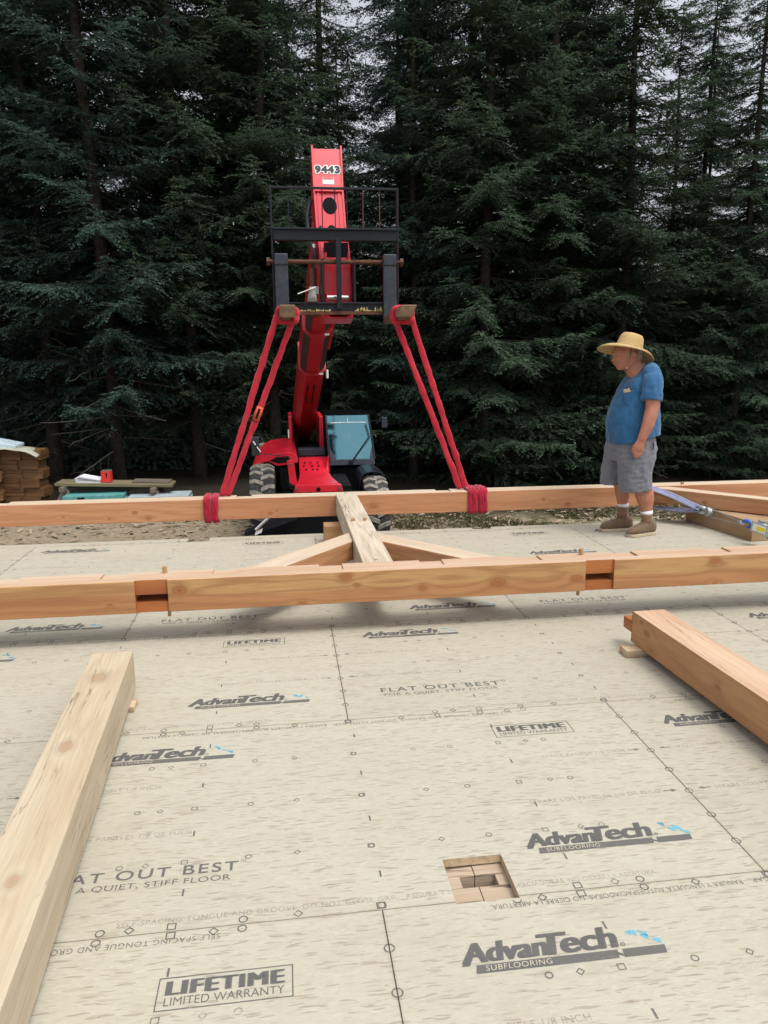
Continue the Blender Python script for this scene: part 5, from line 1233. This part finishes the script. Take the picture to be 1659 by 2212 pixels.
wadd(MB().box((-.02, -.0555, -.020), (.055, -.0538, .018), 0, Wm).build('yellow_label', paint('yellow_label', (.72, .60, .03), .5)), None)
wadd(MB().tube([Wm @ Vector((.05, -.03, -.03)), Wm @ Vector((.22, -.06, -.13)), Wm @ Vector((.42, -.07, -.16))], .012, 10).build('lever_handle', M_zinc, None, True), None)

# ================================================================== SITE MATERIALS AT THE LEFT
tb_ = thing('sawhorse_table', 'board laid across two wooden sawhorses on the dirt left of the red forklift', 'table', (-3.75, 14.0, -1.45))
M_grayw = wood('grey_board', (.27, .235, .14), (.20, .17, .10), (.11, .09, .05), seed=51)
M_old = wood('old_sawhorse_wood', (.23, .20, .165), (.17, .145, .115), (.09, .075, .06), seed=53)
o = MB().hexa([(0, -.28, -.055), (2.30, -.28, -.055), (2.30, .28, -.055), (0, .28, -.055), (0, -.28, 0), (2.30, -.28, 0), (2.30, .28, 0), (0, .28, 0)]).build('table_board', M_grayw, tb_, bevel=.004); o.location = (-1.115, 0, .635); o.rotation_euler = (0, R(2.4), 0)
o = MB().box((0, -.2, 0), (.75, .2, .03)).build('loose_board', M_old, tb_); o.location = (.36, .06, .577); o.rotation_euler = (0, R(2.4), 0)
def sawhorse(x, zt):
    for s in (-1, 1):
        for yy in (-.42, .42):
            a, b = Vector((x, yy*.55, zt)), Vector((x + s*.26, yy, -.02))
            MB().loft([[p + Vector(q) for q in ((-.045, -.02, 0), (.045, -.02, 0), (.045, .02, 0), (-.045, .02, 0))] for p in (a, b)]).build('leg', M_old, tb_, bevel=.003)
    MB().box((x-.05, -.5, zt-.03), (x+.05, .5, zt+.055)).build('crossbar', M_old, tb_, bevel=.003)
sawhorse(-.93, .52); sawhorse(.82, .445)
M_paper = paint('white_paper', (.62, .63, .69), .7, 0, .06, 4)
ps = MB(); rr = random.Random(6)
for i in range(4):
    z = .0 + .026*i; ps.loft([[(-.25 + rr.uniform(-.01, .01), -.18, z), (.25, -.18, z + (.0 if i < 2 else -.01*i)), (.25, -.18, z+.020 - (.0 if i < 2 else .012*i)), (-.20 + .02*i, -.18, z+.024 + .010*i)], [(-.25, .18, z), (.25, .18, z), (.25, .18, z+.02 - (.0 if i < 2 else .012*i)), (-.20+.02*i, .18, z+.024 + .010*i)]])
o = ps.build('paper_stack', M_paper, None); o.location = (-4.255, 13.98, -.835); o.rotation_euler = (0, R(2.4), 0)
props(o, 'loose stack of white paper sheets on the sawhorse table, left of the red box', 'papers')
rb = thing('red_box', 'small upright red carton with a dark mark on the sawhorse table', 'box', (-3.90, 13.98, -.848))
MB().box((-.092, -.10, 0), (.092, .10, .225)).build('carton', paint('red_carton', (.62, .03, .025), .5, 0, .15), rb, bevel=.004)
MB().poly([(.0, -.102, .19), (.03, -.102, .185), (.022, -.102, .11), (.008, -.102, .07)]).build('dark_mark', M_dark, rb)
MB().box((-.09, -.098, .2255), (.09, .098, .234)).build('carton_top', M_old, rb)
M_teal = paint('teal_foam', (.085, .29, .285), .6, 0, .15, 3, .4, (.22, .42, .42), .4)
M_pblue = paint('pale_wrapped_foam', (.36, .44, .47), .5, 0, .15, 3, .4, (.10, .26, .28), .35)
def boards(x0, x1, y0, z1, m, tilt, label):
    t = thing('foam_board_stack', label, 'foam boards', ((x0+x1)/2, y0, -1.47), R(tilt)); L = (x1-x0)/2; n = 5; hgt = (z1+1.47)/n
    for i in range(n):
        MB().box((-L + .02*(i % 2), 0, i*hgt+.003), (L - .015*((i+1) % 3), .62, (i+1)*hgt)).build('foam_board', m if i % 2 == 0 or i == n-1 else M_pblue, t, bevel=.004)
    return t
t = boards(-4.66, -3.46, 13.45, -1.045, M_teal, 1.5, 'stack of teal foam boards on the ground under the sawhorse table')
MB().box((-.32, -.004, .33), (-.18, -.001, .40)).build('dark_print', M_dark, t)
boards(-3.42, -2.2, 13.45, -1.10, M_pblue, -1, 'stack of pale blue wrapped foam boards on the ground by the right sawhorse')
# shingle bundles
M_shing = wood('cedar_shingle', (.27, .145, .062), (.20, .10, .042), (.10, .05, .02), seed=61, ring=12)
def bundle_mesh(seed):
    rn = random.Random(seed); m = MB(); n = 9; W, H, D = .40, .20, .46
    for i in range(n):
        z0 = H*i/n; z1 = z0 + H/n*.93; a, b = rn.uniform(-.012, .012), rn.uniform(-.012, .012); y = rn.uniform(-.012, .010); k = .012*math.sin(i*.7+seed)
        m.hexa([(-W/2+a, y, z0+k*.4), (W/2+b, y, z0), (W/2+b, D, z0), (-W/2+a, D, z0+k*.4), (-W/2+a, y, z1+k*.4), (W/2+b, y, z1), (W/2+b, D, z1), (-W/2+a, D, z1+k*.4)])
    bm = m.bm; me = bpy.data.meshes.new('shingle_bundle'); bmesh.ops.recalc_face_normals(bm, faces=bm.faces[:]); bm.to_mesh(me); bm.free(); me.materials.append(M_shing); return me
BM = [bundle_mesh(i) for i in range(4)]; rr = random.Random(12); G_ = 'cedar shingle bundles stacked on the dirt'
def bundle(x, y, z, rz):
    o = bpy.data.objects.new('shingle_bundle', rr.choice(BM)); COL.objects.link(o); o.location = (x, y, z); o.rotation_euler = (rr.uniform(-.02, .02), rr.uniform(-.05, .05), rz)
    props(o, 'brown cedar shingle bundle in the tarped stack at the left edge', 'shingles', G_)
for r_ in range(6):
    for c_ in range(2): bundle(-6.08 + .405*c_ + (.04 if r_ % 2 else -.03), 14.85 + .02*(r_ % 2), -1.48 + .203*r_, R(rr.uniform(-4, 4) - 6))
for r_ in range(5):
    for c_ in range(2): bundle(-6.80 + .405*c_ + (.03 if r_ % 2 else -.03), 14.50 + .02*(r_ % 2), -1.48 + .203*r_, R(rr.uniform(-4, 4) + 10))
tp = MB(); rings = []
for i in range(13):
    t = i/12; x = -6.68 + 1.24*t; z = -.50 + .30*math.sin(PI*min(1, .10 + t*.78))**.8 + .012*math.sin(t*17)
    rings.append([(x, 14.62, z), (x, 14.95, z+.03), (x, 15.35, z), (x, 15.35, z-.022), (x, 14.95, z+.006), (x, 14.62, z-.022)])
o = tp.loft(rings).build('tarp', [paint('tan_grey_tarp', (.40, .40, .33), .6, 0, .35, 3, .4, (.20, .22, .10), .7)], None, True)
props(o, 'weathered tan and grey tarp draped in an arch over the shingle bundles', 'tarp')
o = MB().loft([[(-6.6 + .75*t, 14.75, -.20), (-6.6 + .75*t, 15.3, -.20), (-6.6+.75*t, 15.3, .03 - .17*t), (-6.6+.75*t, 14.75, .02 - .17*t)] for t in (0, .3, .6, .97)]).build('wrapped_bundle', paint('pale_blue_plastic', (.50, .62, .68), .35, 0, .15, 4, .5), None, bevel=.012)
props(o, 'pale blue plastic wrapped bundle on top of the tarped shingle stack', 'bundle')
MB().box((-6.42, 14.744, -.18), (-6.25, 14.7485, -.06)).build('green_end', paint('green_print', (.02, .30, .09), .5), o)
# grass and litter on the dirt beyond the deck
def scatter(name, n, region, make, m, label, cat):
    rn = random.Random(len(name)); cv = []; cf = []
    for _ in range(n):
        x, y = rn.uniform(*region[:2]), rn.uniform(*region[2:]); make(rn, cv, cf, x, y, gz(x, y))
    me = bpy.data.meshes.new(name); me.from_pydata(cv, [], cf); me.materials.append(m)
    o = bpy.data.objects.new(name, me); COL.objects.link(o); props(o, label, cat, None, 'stuff'); return o
def blade(rn, cv, cf, x, y, z):
    if mnoise.noise(Vector((x*.7, y*.7, 3))) < -.12: return
    for _ in range(5):
        a = rn.uniform(0, 6.28); l = rn.uniform(.04, .14); w_ = .008; p = Vector((x + rn.uniform(-.06, .06), y + rn.uniform(-.06, .06), z-.03)); d = Vector((math.cos(a)*.5, math.sin(a)*.5, 1)).normalized(); s = Vector((-math.sin(a), math.cos(a), 0))*w_
        n = len(cv); cv.extend((p-s, p+s, p+d*l*.6+s*.7, p+d*l + Vector((math.cos(a), math.sin(a), -.3))*l*.25, p+d*l*.6-s*.7)); cf.append((n, n+1, n+2, n+3, n+4))
def chip(rn, cv, cf, x, y, z):
    a = rn.uniform(0, 6.28); l, w_ = rn.uniform(.02, .10), rn.uniform(.008, .03); u = Vector((math.cos(a), math.sin(a), rn.uniform(-.2, .3)))*l; v = Vector((-math.sin(a), math.cos(a), rn.uniform(-.3, .3)))*w_; p = Vector((x, y, z + rn.uniform(.02, .06)))
    n = len(cv); cv.extend((p-u-v, p+u-v, p+u*.8+v, p-u*.7+v)); cf.append((n, n+1, n+2, n+3))
k = NT('grass_blade'); rnd = k.n('ShaderNodeNewGeometry').outputs['Random Per Island']
M_grass = k.fin(k.mix(rnd, (.05, .062, .024), (.17, .15, .075)), .8, 0, .2)
k = NT('litter'); rnd = k.n('ShaderNodeNewGeometry').outputs['Random Per Island']
M_lit = k.fin(k.mix(rnd, (.13, .10, .065), (.34, .28, .20)), .9, 0, .2)
scatter('grass', 7000, (1.6, 12, 9.5, 15.5), blade, M_grass, 'patchy grass and weeds on the ground behind the deck at the right', 'grass')
scatter('ground_litter', 4200, (-9, 9, 8.5, 14.5), chip, M_lit, 'wood chips and dead leaves littering the dirt behind the deck', 'litter')
